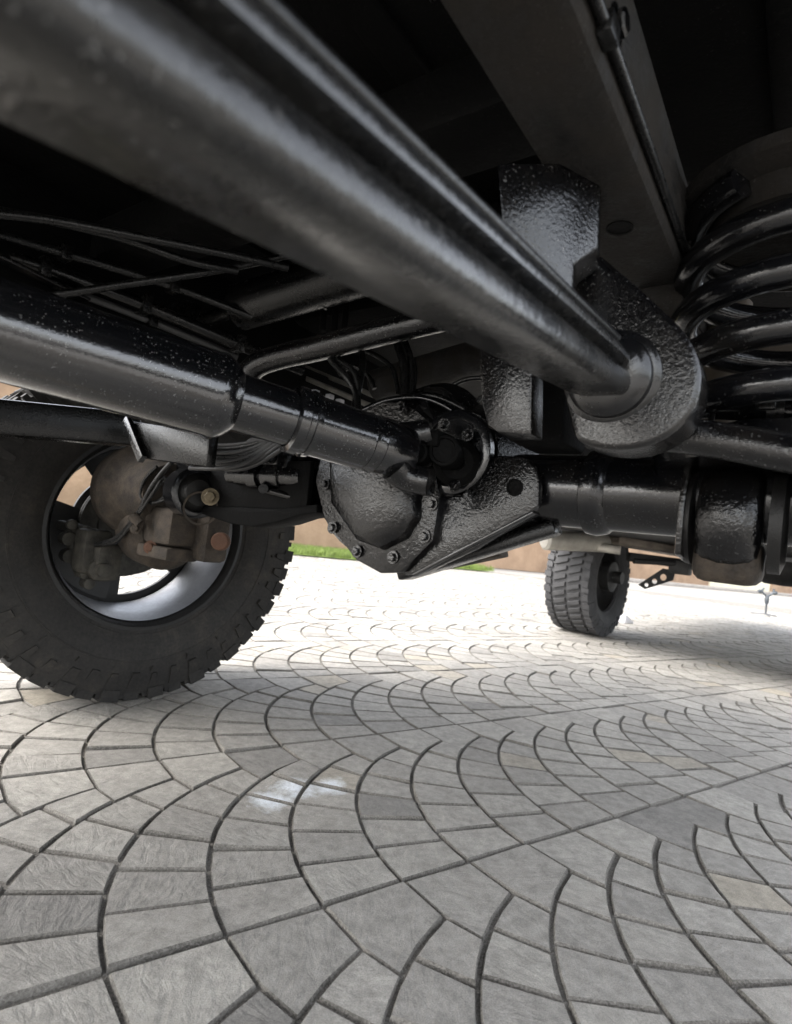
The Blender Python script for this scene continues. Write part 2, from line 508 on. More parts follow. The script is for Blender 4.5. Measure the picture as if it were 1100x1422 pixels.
def pave():
    stones = []
    def arc(k, i, dn):
        s0 = S0 + k * 0.2985 + i * PITCH
        return (s0 + FAN_R - math.sqrt(FAN_R ** 2 - dn * dn), N0 + k * FAN_W + dn)
    def radial(k, i, th):
        """from arc i at angle th towards its centre until arc i+1"""
        s0 = S0 + k * 0.2985 + i * PITCH
        cx, cn = s0 + FAN_R, N0 + k * FAN_W
        p = (cx - FAN_R * math.cos(th), cn + FAN_R * math.sin(th))
        d = (math.cos(th), -math.sin(th))
        c2 = cx + PITCH
        ox, oy = p[0] - c2, p[1] - cn
        b = ox * d[0] + oy * d[1]
        t = -b - math.sqrt(max(0, b * b - (ox * ox + oy * oy - FAN_R ** 2)))
        q = (p[0] + d[0] * t, p[1] + d[1] * t)
        return p, q
    for k in range(-6, 26):
        for i in range(-90, 110):
            s0 = S0 + k * 0.2985 + i * PITCH
            cen = SD * (s0 + 0.1) + ND * (N0 + k * FAN_W)
            if cen.y < -0.6 or cen.length > 11.5 or abs(cen.x) > 0.95 * cen.y + 1.6:
                continue
            for j in range(N_ST):
                t0, t1 = TH_TOP * j / N_ST, TH_TOP * (j + 1) / N_ST
                a0, b0 = radial(k, i, t0); a1, b1 = radial(k, i, t1)
                nk = N0 + k * FAN_W
                da0, da1, db0, db1 = a0[1] - nk, a1[1] - nk, b0[1] - nk, b1[1] - nk
                poly = [arc(k, i, da0 + (da1 - da0) * f) for f in (0, 0.5, 1)] + [arc(k, i + 1, db1 + (db0 - db1) * f) for f in (0, 0.5, 1)]
                stones.append((poly, (1.25, 1.25, 1.6, 1.25, 1.25, 1.6)))
            # the row below the straight joint, its lower edge cut by the tip of the next fan's arc
            lo = FAN_R * math.sin(TH_TOP) - FAN_W
            q = radial(k - 1, i, TH_TOP)[1]
            nd = N0 + (k - 1) * FAN_W
            tip = arc(k, i + 1, lo)
            midd = arc(k - 1, i + 1, (q[1] + tip[1]) / 2 - nd)
            poly = [q, arc(k, i, lo), arc(k, i, 0), arc(k, i + 1, 0), tip, midd]
            stones.append((poly, (1, 1, 1.8, 1, 1.5, 1.5)))
    return stones


def stone_geo(poly, rnd, wide=None):
    """a cushion-edged stone: skirt, bevel and slightly tilted top"""
    P = [SD * s + ND * n for s, n in poly]
    c = sum(P, Vector((0, 0))) / len(P)
    n = len(P)
    area = sum(P[i].x * P[(i + 1) % n].y - P[(i + 1) % n].x * P[i].y for i in range(n))
    if area < 0:
        P.reverse()
    ed = [1.0] * n
    if wide:                                     # cross joints are cut wider than the arcs
        ed = [wide[(i if area >= 0 else (n - 2 - i) % n)] for i in range(n)]
    def inset(d):
        out = []
        for i in range(n):
            a, b, e = P[i - 1], P[i], P[(i + 1) % n]
            n1 = Vector((-(b - a).y, (b - a).x)).normalized(); n2 = Vector((-(e - b).y, (e - b).x)).normalized()
            d1, d2 = d * ed[i - 1], d * ed[i]
            det = n1.x * n2.y - n1.y * n2.x
            if abs(det) < 0.25:
                m = (n1 + n2).normalized() * (d1 + d2) / 2
            else:
                m = Vector(((d1 * n2.y - d2 * n1.y) / det, (n1.x * d2 - n2.x * d1) / det))
            out.append(b + m)
        return out
    w = rnd.uniform(0.0012, 0.0022)
    r0, r1, r2 = inset(w), inset(w + 0.0007), inset(w + 0.0020)
    tx, ty, h = rnd.gauss(0, 0.012), rnd.gauss(0, 0.012), rnd.gauss(0, 0.0011)
    def z(p, base): return base + h + tx * (p.x - c.x) + ty * (p.y - c.y)
    vs = [(p.x, p.y, -0.013) for p in r0] + [(p.x, p.y, z(p, -0.0026)) for p in r1] + [(p.x, p.y, z(p, 0.0)) for p in r2]
    fs = []
    for k in range(2):
        for i in range(n):
            j = (i + 1) % n
            fs.append((k * n + i, k * n + j, (k + 1) * n + j, (k + 1) * n + i))
    fs.append(tuple(range(2 * n, 3 * n)))
    return vs, fs, c


pavement = sheet('pavement', [(-9, -1.4), (9, -1.4), (13, 12), (-13, 12)], -0.0055, M['joint'])
tag(pavement, kind='structure')
rnd = random.Random(5)
geo = [stone_geo(p, rnd, w_) for p, w_ in pave()]


def seen_rank(g):
    c = g[2]
    d = Vector((c.x, c.y, 0)) - cam.location
    z = -(d.dot(Vector(CAM_BACK)))
    if z < 0.15:
        return 1e9
    x, y = d.dot(Vector(CAM_RIGHT)) / z, d.dot(Vector(CAM_UP)) / z
    if abs(x) > 0.73 or abs(y) > 0.93:
        return 1e6 + z
    if Vector((c.x + 0.68, c.y - 1.52)).length < 0.12:
        return 1e5
    return z


geo.sort(key=seen_rank)


def set_tone(me, vals):
    a = me.attributes.new('tone', 'FLOAT', 'POINT')
    a.data.foreach_set('value', vals)


def tone():
    r = rnd.random()
    return rnd.uniform(0.0, 0.06) if r < 0.03 else (rnd.uniform(0.96, 1.0) if r > 0.97 else rnd.uniform(0.13, 0.86))


for vs, fs, c in geo[:300]:
    me = bpy.data.meshes.new('paving_stone')
    me.from_pydata([(x - c.x, y - c.y, z + 0.0055) for x, y, z in vs], [], fs)
    me.materials.append(M['paving']); me.materials.append(M['joint'])
    me.polygons.foreach_set('material_index', [1] * (len(fs) - 1) + [0])
    set_tone(me, [tone()] * len(vs))
    o = bpy.data.objects.new('paving_stone', me)
    COL.objects.link(o)
    o.parent = pavement
    o.location = (c.x, c.y, -0.0055)
allv, allf, allt, allm = [], [], [], []
for vs, fs, c in geo[300:]:
    k = len(allv)
    allv += vs
    allf += [tuple(i + k for i in f) for f in fs]
    allt += [tone()] * len(vs)
    allm += [1] * (len(fs) - 1) + [0]
me = bpy.data.meshes.new('paving_stones')
me.from_pydata(allv, [], allf)
me.materials.append(M['paving']); me.materials.append(M['joint'])
me.polygons.foreach_set('material_index', allm)
set_tone(me, allt)
o = bpy.data.objects.new('paving_stones', me)
COL.objects.link(o)
o.parent = pavement
tag(o, kind='stuff')

# ---------------------------------------------------------------- boundary wall, lawn strip, kerb
WALL_P = Vector((-1.83, 10.3))                     # foot of the wall on the left of the view
WALL_D = Vector((0.805, 0.593)).normalized()
WALL_N = Vector((-WALL_D.y, WALL_D.x))             # away from the camera


def wpt(s, n, z):
    p = WALL_P + WALL_D * s + WALL_N * n
    return (p.x, p.y, z)


def wall_run(name, s0, s1, h, mat, label, cat='wall'):
    root = empty(name, wpt((s0 + s1) / 2, 0.45, 0))
    rz = math.atan2(WALL_D.y, WALL_D.x)
    root.rotation_euler = (0, 0, rz)
    L = s1 - s0
    core = MB().box((0, 0.16, h / 2), (L / 2, 0.13, h / 2), 0.0)
    core.build('core', mat, root, 0)
    MB().box((0, 0.15, h + 0.04), (L / 2 + 0.03, 0.19, 0.04), 0.01).build('coping', M['kerb'], root, 30)
    tag(root, label, cat)
    return root


wall_run('boundary_wall', -9.0, 17.0, 2.2, M['wall'], 'long tan garden wall behind the grass strip at the far edge of the paving')
wall_run('gate_pier_wall', 17.15, 22.4, 2.3, M['cream'], 'pale cream wall section between the two tan walls, right of the far wheel')
wall_run('boundary_wall', 22.55, 34.0, 2.2, M['wall'], 'tan wall beyond the cream section, at the far right behind the small stand')

kb = MB()
kb.box((0, 0, 0.05), (22, 0.06, 0.05), 0.008)
kerb = kb.build('kerb', M['kerb'], None, 30)
kerb.location = wpt(30.0, -0.02, 0)
kerb.rotation_euler = (0, 0, math.atan2(WALL_D.y, WALL_D.x))
tag(kerb, kind='structure')


def grass_strip(s0, s1):
    mb = MB()
    g = random.Random(3)
    vs, fs = [], []
    for _ in range(34000):
        s = g.uniform(s0, s1); n = g.uniform(-1.35, 0.30)
        p = Vector(wpt(s, n, 0.03))
        h = g.uniform(0.05, 0.13); a = g.uniform(0, 6.28); w = g.uniform(0.004, 0.009)
        t = Vector((g.gauss(0, 0.03), g.gauss(0, 0.03), h))
        d = Vector((math.cos(a) * w, math.sin(a) * w, 0))
        k = len(vs)
        vs += [p - d, p + d, p + t]
        fs.append((k, k + 1, k + 2))
    k = len(vs)
    vs += [wpt(s0, -1.4, 0.02), wpt(s1, -1.4, 0.02), wpt(s1, 0.47, 0.02), wpt(s0, 0.47, 0.02)]
    fs.append((k, k + 1, k + 2, k + 3))
    mb.add(vs, fs)
    o = mb.build('grass', M['grass'], None, 0)
    tag(o, 'strip of bright green grass along the foot of the tan wall', 'grass', kind='stuff')


grass_strip(-5.0, 3.9)

# ---------------------------------------------------------------- wheels
def tyre_mesh(r=0.43, w=0.29, bead=0.250, lugs=46, dep=0.013):
    mb = MB()
    k = r / 0.43
    hw = w / 2
    half = [(bead - 0.012, hw - 0.050), (bead - 0.006, hw - 0.030), (bead + 0.004, hw - 0.026), (bead + 0.012, hw - 0.022), (bead + 0.0125, hw - 0.0195),
            (bead + 0.016, hw - 0.018), (bead + 0.03, hw - 0.009), (bead + 0.055, hw - 0.002), (bead + 0.075, hw), (bead + 0.0755, hw + 0.0015),
            (bead + 0.079, hw + 0.0015), (bead + 0.0795, hw - 0.0005), (r - 0.062, hw - 0.003), (r - 0.035, hw - 0.008), (r - dep - 0.004, hw - 0.014), (r - dep, hw - 0.04), (r - dep + 0.001, 0.0)]
    prof = [(x, rr) for rr, x in half] + [(-x, rr) for rr, x in reversed(half[:-1])]
    mb.lathe((0, 0, 0), (1, 0, 0), prof, 96, (False, False))
    rn = random.Random(2)
    def lug(x0, x1, a0, a1, r0, r1, skew=0.0, taper=0.8):
        """block moulded on the carcass: x across, a along the circumference"""
        vs = []
        for rr, s in ((r0, 1.0), (r1, taper)):
            for x, a in ((x0, a0 + skew * 0), (x1, a0 + skew), (x1, a1 + skew), (x0, a1)):
                am = (a0 + a1) / 2 + (skew if x == x1 else 0)
                xm = (x0 + x1) / 2
                aa = am + (a - am) * s
                xx = xm + (x - xm) * (0.94 if s < 1 else 1)
                vs.append((xx, rr * math.cos(aa), rr * math.sin(aa)))
        mb.add(vs, [(0, 1, 2, 3), (4, 7, 6, 5), (0, 4, 5, 1), (1, 5, 6, 2), (2, 6, 7, 3), (3, 7, 4, 0)])
    da = 2 * math.pi / lugs
    for i in range(lugs):
        a = i * da
        long_ = i % 2
        for sgn in (1, -1):
            off = 0 if sgn > 0 else da / 2
            j = rn.uniform(-0.08, 0.08) * da
            # shoulder block
            lug(sgn * (hw - 0.062), sgn * (hw - (0.006 if long_ else 0.012)), a + off + j, a + off + da * rn.uniform(0.60, 0.84) + j, r - 0.030, r - rn.uniform(0, 0.003), sgn * 0.1 * da, 0.92)
            # centre blocks, pointing forward
            lug(sgn * 0.008, sgn * (hw - 0.078), a + off + da * 0.1, a + off + da * 0.68, r - 0.014, r - 0.001, sgn * -0.45 * da)
            # small stepped block in the gap beside it
            lug(sgn * (hw - 0.050), sgn * (hw - 0.014), a + off + da * 0.80 + j, a + off + da * 1.0, r - 0.030, r - rn.uniform(0.005, 0.009), sgn * 0.1 * da, 0.85)
            # side biters
            for q, (ra, rb, wa) in enumerate(((r - 0.075, r - 0.022, 0.60), (r - 0.092, r - 0.062, 0.30))):
                if q == 1 and not long_:
                    continue
                ra, rb, wa = ra + rn.uniform(-0.008, 0.010), rb - rn.uniform(0, 0.008), wa * rn.uniform(0.75, 1.25)
                x0, x1 = sgn * (hw - 0.020), sgn * (hw + rn.uniform(0.001, 0.008))
                vs = []
                for xx, s in ((x0, 1.0), (x1, 0.80)):
                    for rr, aa in ((ra, 0.18), (rb, 0.05), (rb, wa), (ra, wa - 0.08)):
                        rm = (ra + rb) / 2
                        ang = a + off + j + da * (wa / 2 + (aa - wa / 2) * s)
                        rq = rm + (rr - rm) * s
                        shrink = 0.012 * (rr > rm) if xx == x1 else 0
                        vs.append((xx - sgn * shrink, rq * math.cos(ang), rq * math.sin(ang)))
                mb.add(vs, [(0, 1, 2, 3), (4, 7, 6, 5), (0, 4, 5, 1), (1, 5, 6, 2), (2, 6, 7, 3), (3, 7, 4, 0)])
    return mb


def rim_mesh(lip=0.250, w=0.23):
    """barrel seen from the axle side, open inside"""
    h = w / 2
    mb = MB()
    prof = [(h + 0.004, lip + 0.006), (h + 0.005, lip - 0.004), (h - 0.004, lip - 0.010), (h - 0.02, lip - 0.014), (h - 0.05, lip - 0.024), (0.0, lip - 0.030), (-h + 0.02, lip - 0.034),
            (-h + 0.0, lip - 0.016), (-h, lip + 0.006), (-h + 0.012, lip + 0.006), (-h + 0.03, lip - 0.022), (0.0, lip - 0.018), (h - 0.05, lip - 0.012), (h - 0.012, lip + 0.004), (h + 0.004, lip + 0.006)]
    mb.lathe((0, 0, 0), (1, 0, 0), prof, 96, (False, False))
    return mb


def face_mesh(lip=0.250, x=-0.085, n=5, spin=0.0, r0=0.142, r1=0.194):
    """dished wheel disc with curved hand holes"""
    mb = MB()
    seg = n * 12
    rows = [(0.0, 0.075), (0.012, 0.105), (0.004, r0 - 0.012), (0.0, r0), (-0.004, r1), (-0.008, lip - 0.030)]
    def ring(t0, t1, skip):
        vs, fs = [], []
        for dx in (0.0, 0.012):
            for (d, rr) in (t0, t1):
                for i in range(seg):
                    a = 2 * math.pi * i / seg + spin
                    vs.append((x + d + dx, rr * math.cos(a), rr * math.sin(a)))
        for i in range(seg):
            j = (i + 1) % seg
            if skip and 2 <= i % 12 <= 9:
                if i % 12 == 2: fs.append((i, seg + i, 3 * seg + i, 2 * seg + i))
                if i % 12 == 9: fs.append((j, 2 * seg + j, 3 * seg + j, seg + j))
                fs.append((i, 2 * seg + i, 2 * seg + j, j)); fs.append((seg + i, seg + j, 3 * seg + j, 3 * seg + i))
                continue
            fs.append((i, j, seg + j, seg + i)); fs.append((2 * seg + i, 3 * seg + i, 3 * seg + j, 2 * seg + j))
        mb.add(vs, fs)
    for q in range(len(rows) - 1):
        ring(rows[q], rows[q + 1], q == 3)
    mb.lathe((x - 0.012, 0, 0), (1, 0, 0), [(0, 0.06), (0, 0.078), (0.03, 0.078), (0.03, 0.05)], 40)
    return mb


TYRE = tyre_mesh()

# ---------------------------------------------------------------- the near vehicle
# local axes: x along the axle (to the vehicle's right), y forwards, z up
car = empty('off_road_vehicle', (0.006, 0.984, 0.0), math.radians(-36))
tag(car, 'black undercarriage of a lifted off-road vehicle, its axle, driveshaft and wheel filling the view', 'vehicle')
AX_Z = 0.588


def part(mb, name, mat, parent=None, smooth=38):
    return mb.build(name, M[mat] if isinstance(mat, str) else mat, parent or car, smooth)


# left wheel, steered a little
whl = MB()
wheel = face_mesh(spin=math.radians(-100)).build('wheel', M['darkwheel'], car, 30)
wheel.location = (-0.904, 0.051, 0.43)
wheel.rotation_euler = (0, 0, math.radians(-8))
tyre = TYRE.build('tyre', M['rubber'], wheel, 28)
tag(tyre, 'knobbly black mud tyre with chunky shoulder blocks')
rim_mesh().build('rim', M['darkwheel'], wheel, 40)
bar = MB(); bar.lathe((0, 0, 0), (1, 0, 0), [(0.098, 0.2335), (0.090, 0.2320), (0.062, 0.2235), (0.0, 0.2185), (-0.070, 0.2145)], 96, (False, False))
bar.build('rim_barrel', M['alloy'], wheel, 60)
dm = MB()
dm.lathe((-0.052, 0, 0), (1, 0, 0), [(0, 0.085), (0, 0.132), (0.010, 0.132), (0.010, 0.128), (0.014, 0.128), (0.014, 0.132), (0.024, 0.132), (0.024, 0.085)], 72, (False, False))
dm.lathe((-0.075, 0, 0), (1, 0, 0), [(0, 0.06), (0, 0.085), (0.05, 0.088), (0.05, 0.05)], 48)
dm.build('brake_disc', M['caliper'], wheel, 35)

shm = MB()
for a0, a1 in ((165, 262), (40, 131)):
    vs, fs = [], []
    n = 20
    for x in (-0.066, -0.063):
        for rr in (0.09, 0.205):
            for i in range(n + 1):
                a = math.radians(a0 + (a1 - a0) * i / n)
                vs.append((x, rr * math.cos(a), rr * math.sin(a)))
    m1 = n + 1
    for i in range(n):
        fs += [(i, i + 1, m1 + i + 1, m1 + i), (2 * m1 + i, 3 * m1 + i, 3 * m1 + i + 1, 2 * m1 + i + 1), (m1 + i, m1 + i + 1, 3 * m1 + i + 1, 3 * m1 + i), (i, 2 * m1 + i, 2 * m1 + i + 1, i + 1)]
    fs += [(0, m1, 3 * m1, 2 * m1), (n, 2 * m1 + n, 3 * m1 + n, m1 + n)]
    shm.add(vs, fs)
shm.build('dust_shield', M['darkwheel'], wheel, 30)

# caliper and hose
def pts(*a): return a
cal = MB()
cal.box((-0.8008, -0.1093, 0.3712), (0.030, 0.034, 0.052), 0.012)
cal.box((-0.7677, -0.0904, 0.3502), (0.022, 0.030, 0.045), 0.012)
cal.lathe((-0.7688, -0.1027, 0.3326), (1, -0.1, 0), [(-0.03, 0.026), (0.012, 0.026), (0.016, 0.018), (0.03, 0.016)], 20)
cal.lathe((-0.7873, -0.1192, 0.3944), (1, -0.1, 0), [(-0.03, 0.024), (0.006, 0.024), (0.01, 0.012), (0.022, 0.012)], 20)
calo = part(cal, 'brake_caliper', 'caliper')
cb = MB()
cb.beam((-0.9115, -0.1428, 0.4223), (-0.8084, -0.1171, 0.4164), 0.02, 0.022, 0.006)
cb.beam((-0.8377, -0.1266, 0.4268), (-0.8125, -0.1182, 0.3780), 0.02, 0.02, 0.006)
cb.beam((-0.8697, -0.1369, 0.4143), (-0.8287, -0.1139, 0.3070), 0.024, 0.02, 0.006)
cb.lathe((-0.8470, -0.1457, 0.4277), (1, -0.1, 0), [(0, 0.012), (0.016, 0.012), (0.018, 0.008)], 16)
cb.lathe((-0.8005, -0.1187, 0.3177), (1, -0.1, 0), [(-0.02, 0.014), (0.012, 0.014), (0.014, 0.009)], 16)
cb.lathe((-0.7932, -0.1123, 0.2950), (1, -0.1, 0), [(-0.02, 0.013), (0.012, 0.013), (0.014, 0.008)], 16)
cb.lathe((-0.8604, -0.1413, 0.3922), (1, -0.1, 0), [(-0.02, 0.016), (0.012, 0.016), (0.014, 0.009)], 16)
cb.lathe((-0.8545, -0.1350, 0.3515), (1, -0.1, 0), [(-0.02, 0.017), (0.010, 0.017), (0.014, 0.009)], 16)
part(cb, 'caliper_bracket', 'caliper', calo)
bh = MB()
bh.tube([(-0.7597, -0.1236, 0.3886), (-0.6995, -0.1116, 0.4041), (-0.6447, -0.1112, 0.4486), (-0.6103, -0.1129, 0.4863), (-0.5908, -0.1129, 0.5224), (-0.5642, -0.1080, 0.5621), (-0.5372, -0.1023, 0.5919)], 0.0055, 10)
bh.tube([(-0.7597, -0.1236, 0.3886), (-0.6952, -0.1092, 0.4179), (-0.6384, -0.1076, 0.4688), (-0.5990, -0.1057, 0.5070), (-0.5650, -0.0956, 0.5514), (-0.5665, -0.0827, 0.5182), (-0.5910, -0.0996, 0.5019), (-0.6217, -0.1100, 0.5115), (-0.6097, -0.1155, 0.5464), (-0.5799, -0.1080, 0.5804)], 0.004, 8)
bh.tube([(-0.6121, -0.1137, 0.4766), (-0.5763, -0.1088, 0.5269), (-0.5634, -0.1009, 0.5569), (-0.5570, -0.0896, 0.5463), (-0.5716, -0.0863, 0.5175), (-0.6026, -0.0955, 0.4984)], 0.004, 8)
bho = part(bh, 'brake_hose', 'hose')
MB().tube([(-0.6256, -0.1231, 0.4682), (-0.6091, -0.1103, 0.4534)], 0.011, 12).build('hose_tie', M['casting'], bho)

# drop gearbox (portal) at the wheel end of the axle
pg = MB()
pg.lathe((-0.7426, -0.0255, 0.5275), (1, -0.14, 0), [(-0.06, 0.112), (0.0, 0.118), (0.016, 0.116), (0.03, 0.100), (0.055, 0.090), (0.10, 0.082), (0.14, 0.068)], 48)
pg.lathe((-0.6608, -0.0111, 0.4405), (1, -0.14, 0), [(-0.08, 0.09), (0.0, 0.094), (0.012, 0.090), (0.03, 0.070)], 44)
pg.box((-0.5832, -0.0297, 0.4546), (0.055, 0.060, 0.042), 0.014)
pg.box((-0.5174, 0.0066, 0.4374), (0.030, 0.032, 0.052), 0.012)
pgo = part(pg, 'hub_gearbox', 'casting')
fl = MB()
fl.box((-0.5891, -0.0495, 0.3953), (0.060, 0.040, 0.014), 0.006)
part(fl, 'gearbox_flange', 'casting', pgo)
bolts(pgo, [(-0.5968, -0.0864, 0.4038)], (0.6, -0.8, 0), M['rust'], 0.010, 0.008)
bolts(pgo, [(-0.6351, -0.1038, 0.4420)], (0.6, -0.8, 0), M['casting'], 0.009, 0.008)
pl = MB(); pl.lathe((-0.4653, -0.0050, 0.4357), (0.6, -0.8, 0), [(-0.01, 0.020), (0.003, 0.020), (0.006, 0.017)], 24)
part(pl, 'drain_plug', 'rust', pgo)

# axle tube and fittings (each collar and plate its own part)
ax = MB()
ax.lathe((0.12, 0, AX_Z), (1, 0, 0), [(0, 0.060), (0.06, 0.052), (0.62, 0.0490)], 56)
ax.lathe((-0.10, 0, AX_Z), (-1, 0, 0), [(0, 0.064), (0.06, 0.050), (0.52, 0.046)], 48)
axle = part(ax, 'axle_housing', 'gloss')
u0 = (0.3271, -0.0400, 0.5771)
cr = MB(); cr.lathe((u0[0] - 0.008, 0, AX_Z), (1, 0, 0), [(0, 0.050), (0.004, 0.058), (0.018, 0.060), (0.030, 0.056), (0.036, 0.050)], 56)
part(cr, 'weld_collar', 'gloss', axle)
u1 = (0.4483, -0.0400, 0.5843)
cr = MB(); cr.lathe((u1[0] - 0.008, 0, AX_Z), (1, 0, 0), [(0, 0.049), (0.0, 0.054), (0.016, 0.054), (0.016, 0.049)], 48)
part(cr, 'tube_step', 'gloss', axle)

# suspension bush on the axle, right side: eye between two plates
bc = (0.5017, -0.0324, 0.5597)
for du, ww in ((-0.052, 0.007), (0.062, 0.009)):
    pp = MB()
    c = Vector((bc[0] + du, 0, 0))
    poly = [(c.x, -0.085, AX_Z - 0.075), (c.x, -0.092, AX_Z - 0.02), (c.x, -0.075, AX_Z + 0.045), (c.x, 0.02, AX_Z + 0.07), (c.x, 0.06, AX_Z + 0.03), (c.x, 0.06, AX_Z - 0.06), (c.x, -0.02, AX_Z - 0.082)]
    pp.prism(poly, (ww, 0, 0), 0.002)
    part(pp, 'bush_plate', 'lumpy', axle)
eye = MB()
eye.lathe((bc[0] - 0.040, bc[1], bc[2]), (1, 0, 0), [(0.004, 0.040), (0.006, 0.052), (0.014, 0.059), (0.030, 0.0625), (0.046, 0.0625), (0.060, 0.059), (0.067, 0.052), (0.069, 0.040)], 48)
eo = part(eye, 'bush_eye', 'lumpy')
ft_ = MB(); ft_.box((bc[0] - 0.003, bc[1] + 0.010, bc[2] - 0.046), (0.034, 0.046, 0.027), 0.014, seg=3)
part(ft_, 'eye_foot', 'casting', eo)
er = MB()
er.lathe((bc[0] + 0.0355, bc[1], bc[2]), (1, 0, 0), [(0, 0.050), (0.0, 0.056), (0.012, 0.056), (0.016, 0.044), (0.016, 0.01)], 40)
er.lathe((bc[0] - 0.0405, bc[1], bc[2]), (-1, 0, 0), [(0, 0.050), (0.0, 0.056), (0.008, 0.054), (0.010, 0.02)], 40)
part(er, 'bush', 'bushrubber', eo)
ll = MB()
ll.beam((bc[0], bc[1] + 0.04, bc[2] - 0.030), (bc[0] - 0.04, bc[1] + 0.75, bc[2] - 0.005), 0.045, 0.05, 0.010)
part(ll, 'leading_arm', 'satin')

# differential
DC = (0.0003, -0.0747, 0.5531)
AXV = (0, -1, 0)
df = MB()
df.lathe((DC[0], DC[1] + 0.0, DC[2] + 0.03), (0, 1, 0), [(0.0, 0.125), (0.03, 0.128), (0.12, 0.118), (0.18, 0.08)], 48)
df.lathe((DC[0] - 0.02, 0.0, AX_Z), (-1, 0, 0), [(-0.02, 0.078), (0.05, 0.070), (0.12, 0.060), (0.13, 0.055)], 44)
dfo = part(df, 'differential', 'lumpy', axle) if False else part(df, 'differential', 'lumpy')
oct_px = [(-0.1201, -0.0850, 0.6303), (-0.1270, -0.0850, 0.5720), (-0.0956, -0.0850, 0.5090), (-0.0136, -0.0850, 0.4480), (0.0371, -0.0850, 0.4340), (0.0789, -0.0850, 0.4409), (0.1269, -0.0850, 0.4942), (0.1302, -0.0850, 0.5596), (0.1073, -0.0850, 0.6236), (0.0613, -0.0850, 0.6681), (-0.0128, -0.0850, 0.6870), (-0.0802, -0.0850, 0.6702)]
fp = MB(); fp.prism(oct_px, (0, 0.022, 0), 0.004)
part(fp, 'cover_flange', 'lumpy', dfo)
inn = [(-0.0859, -0.0870, 0.6079), (-0.0703, -0.0870, 0.5352), (-0.0049, -0.0870, 0.4791), (0.0428, -0.0870, 0.4707), (0.0832, -0.0870, 0.4928), (0.1021, -0.0870, 0.5251), (0.0969, -0.0870, 0.5792), (0.0678, -0.0870, 0.6338), (-0.0065, -0.0870, 0.6568)]
cc = sum((Vector(p) for p in inn), Vector()) / len(inn)
dome = MB()
vs, fs = [], []
n = len(inn)
rings = ((1.0, 0.0), (0.975, 0.012), (0.92, 0.020), (0.84, 0.025), (0.60, 0.031), (0.25, 0.034))
sm = [Vector(p) for p in inn]
m_ = n
for k, dpt in rings:
    for p in sm:
        q = cc + (p - cc) * k
        vs.append((q.x, q.y - dpt, q.z))
for k in range(len(rings) - 1):
    for i in range(m_):
        j = (i + 1) % m_
        fs.append((k * m_ + i, k * m_ + j, (k + 1) * m_ + j, (k + 1) * m_ + i))
fs.append(tuple(range((len(rings) - 1) * m_, len(rings) * m_)))
dome.add(vs, fs)
part(dome, 'differential_cover', 'lumpy', dfo, 24)
bolts(dfo, [(-0.0989, -0.0870, 0.5679), (-0.0699, -0.0870, 0.4952), (-0.0112, -0.0870, 0.4622), (0.0609, -0.0870, 0.4616), (0.1136, -0.0870, 0.4991), (0.1193, -0.0870, 0.5479), (-0.1008, -0.0870, 0.6176), (-0.0686, -0.0870, 0.6597)], AXV, M['lumpy'], 0.0068, 0.006)

# gusset plate from the differential to the axle tube
gp = [(0.1139, -0.0750, 0.5599), (0.1591, -0.0750, 0.5647), (0.1827, -0.0750, 0.6005), (0.2091, -0.0750, 0.6249), (0.2504, -0.0750, 0.6236), (0.2685, -0.0750, 0.6102), (0.2759, -0.0750, 0.5909), (0.2785, -0.0750, 0.5600), (0.2700, -0.0750, 0.5458), (0.1925, -0.0750, 0.4905), (0.1074, -0.0750, 0.4429), (0.0753, -0.0750, 0.4362), (0.1222, -0.0750, 0.4922)]
g = MB(); g.prism(gp, (0, 0.014, 0), 0.003)
go = part(g, 'gusset_plate', 'lumpy')
h = MB(); h.lathe((0.2421, -0.0755, 0.5804), (0, -1, 0), [(-0.002, 0.0120), (0.0018, 0.0120), (0.0022, 0.0112), (0.0022, 0.0098), (0.0006, 0.0094), (0.0004, 0.001)], 28)
part(h, 'plate_hole_shade_disc', 'under', go)  # plate is uncut: dark disc stands in for the shade inside a hole
lip = MB(); lip.beam((0.0981, -0.0700, 0.4395), (0.2748, -0.0700, 0.5487), 0.026, 0.0045, 0.001, up=(0, 0, 1))
part(lip, 'plate_lip', 'gloss', go)
body2 = MB()
body2.lathe((0.1251, 0.0200, 0.5726), (1, 0, 0.02), [(-0.10, 0.095), (0.0, 0.088), (0.09, 0.066), (0.13, 0.054)], 44)
part(body2, 'differential_neck', 'lumpy', dfo)
un = MB()
un.beam((0.0444, -0.0304, 0.4337), (0.2808, 0.0001, 0.5356), 0.05, 0.02, 0.005)
part(un, 'skid_bar', 'satin')
un = MB()
un.beam((0.0549, 0.0384, 0.4474), (0.1739, 0.0609, 0.4886), 0.06, 0.012, 0.003)
part(un, 'skid_plate', 'casting')

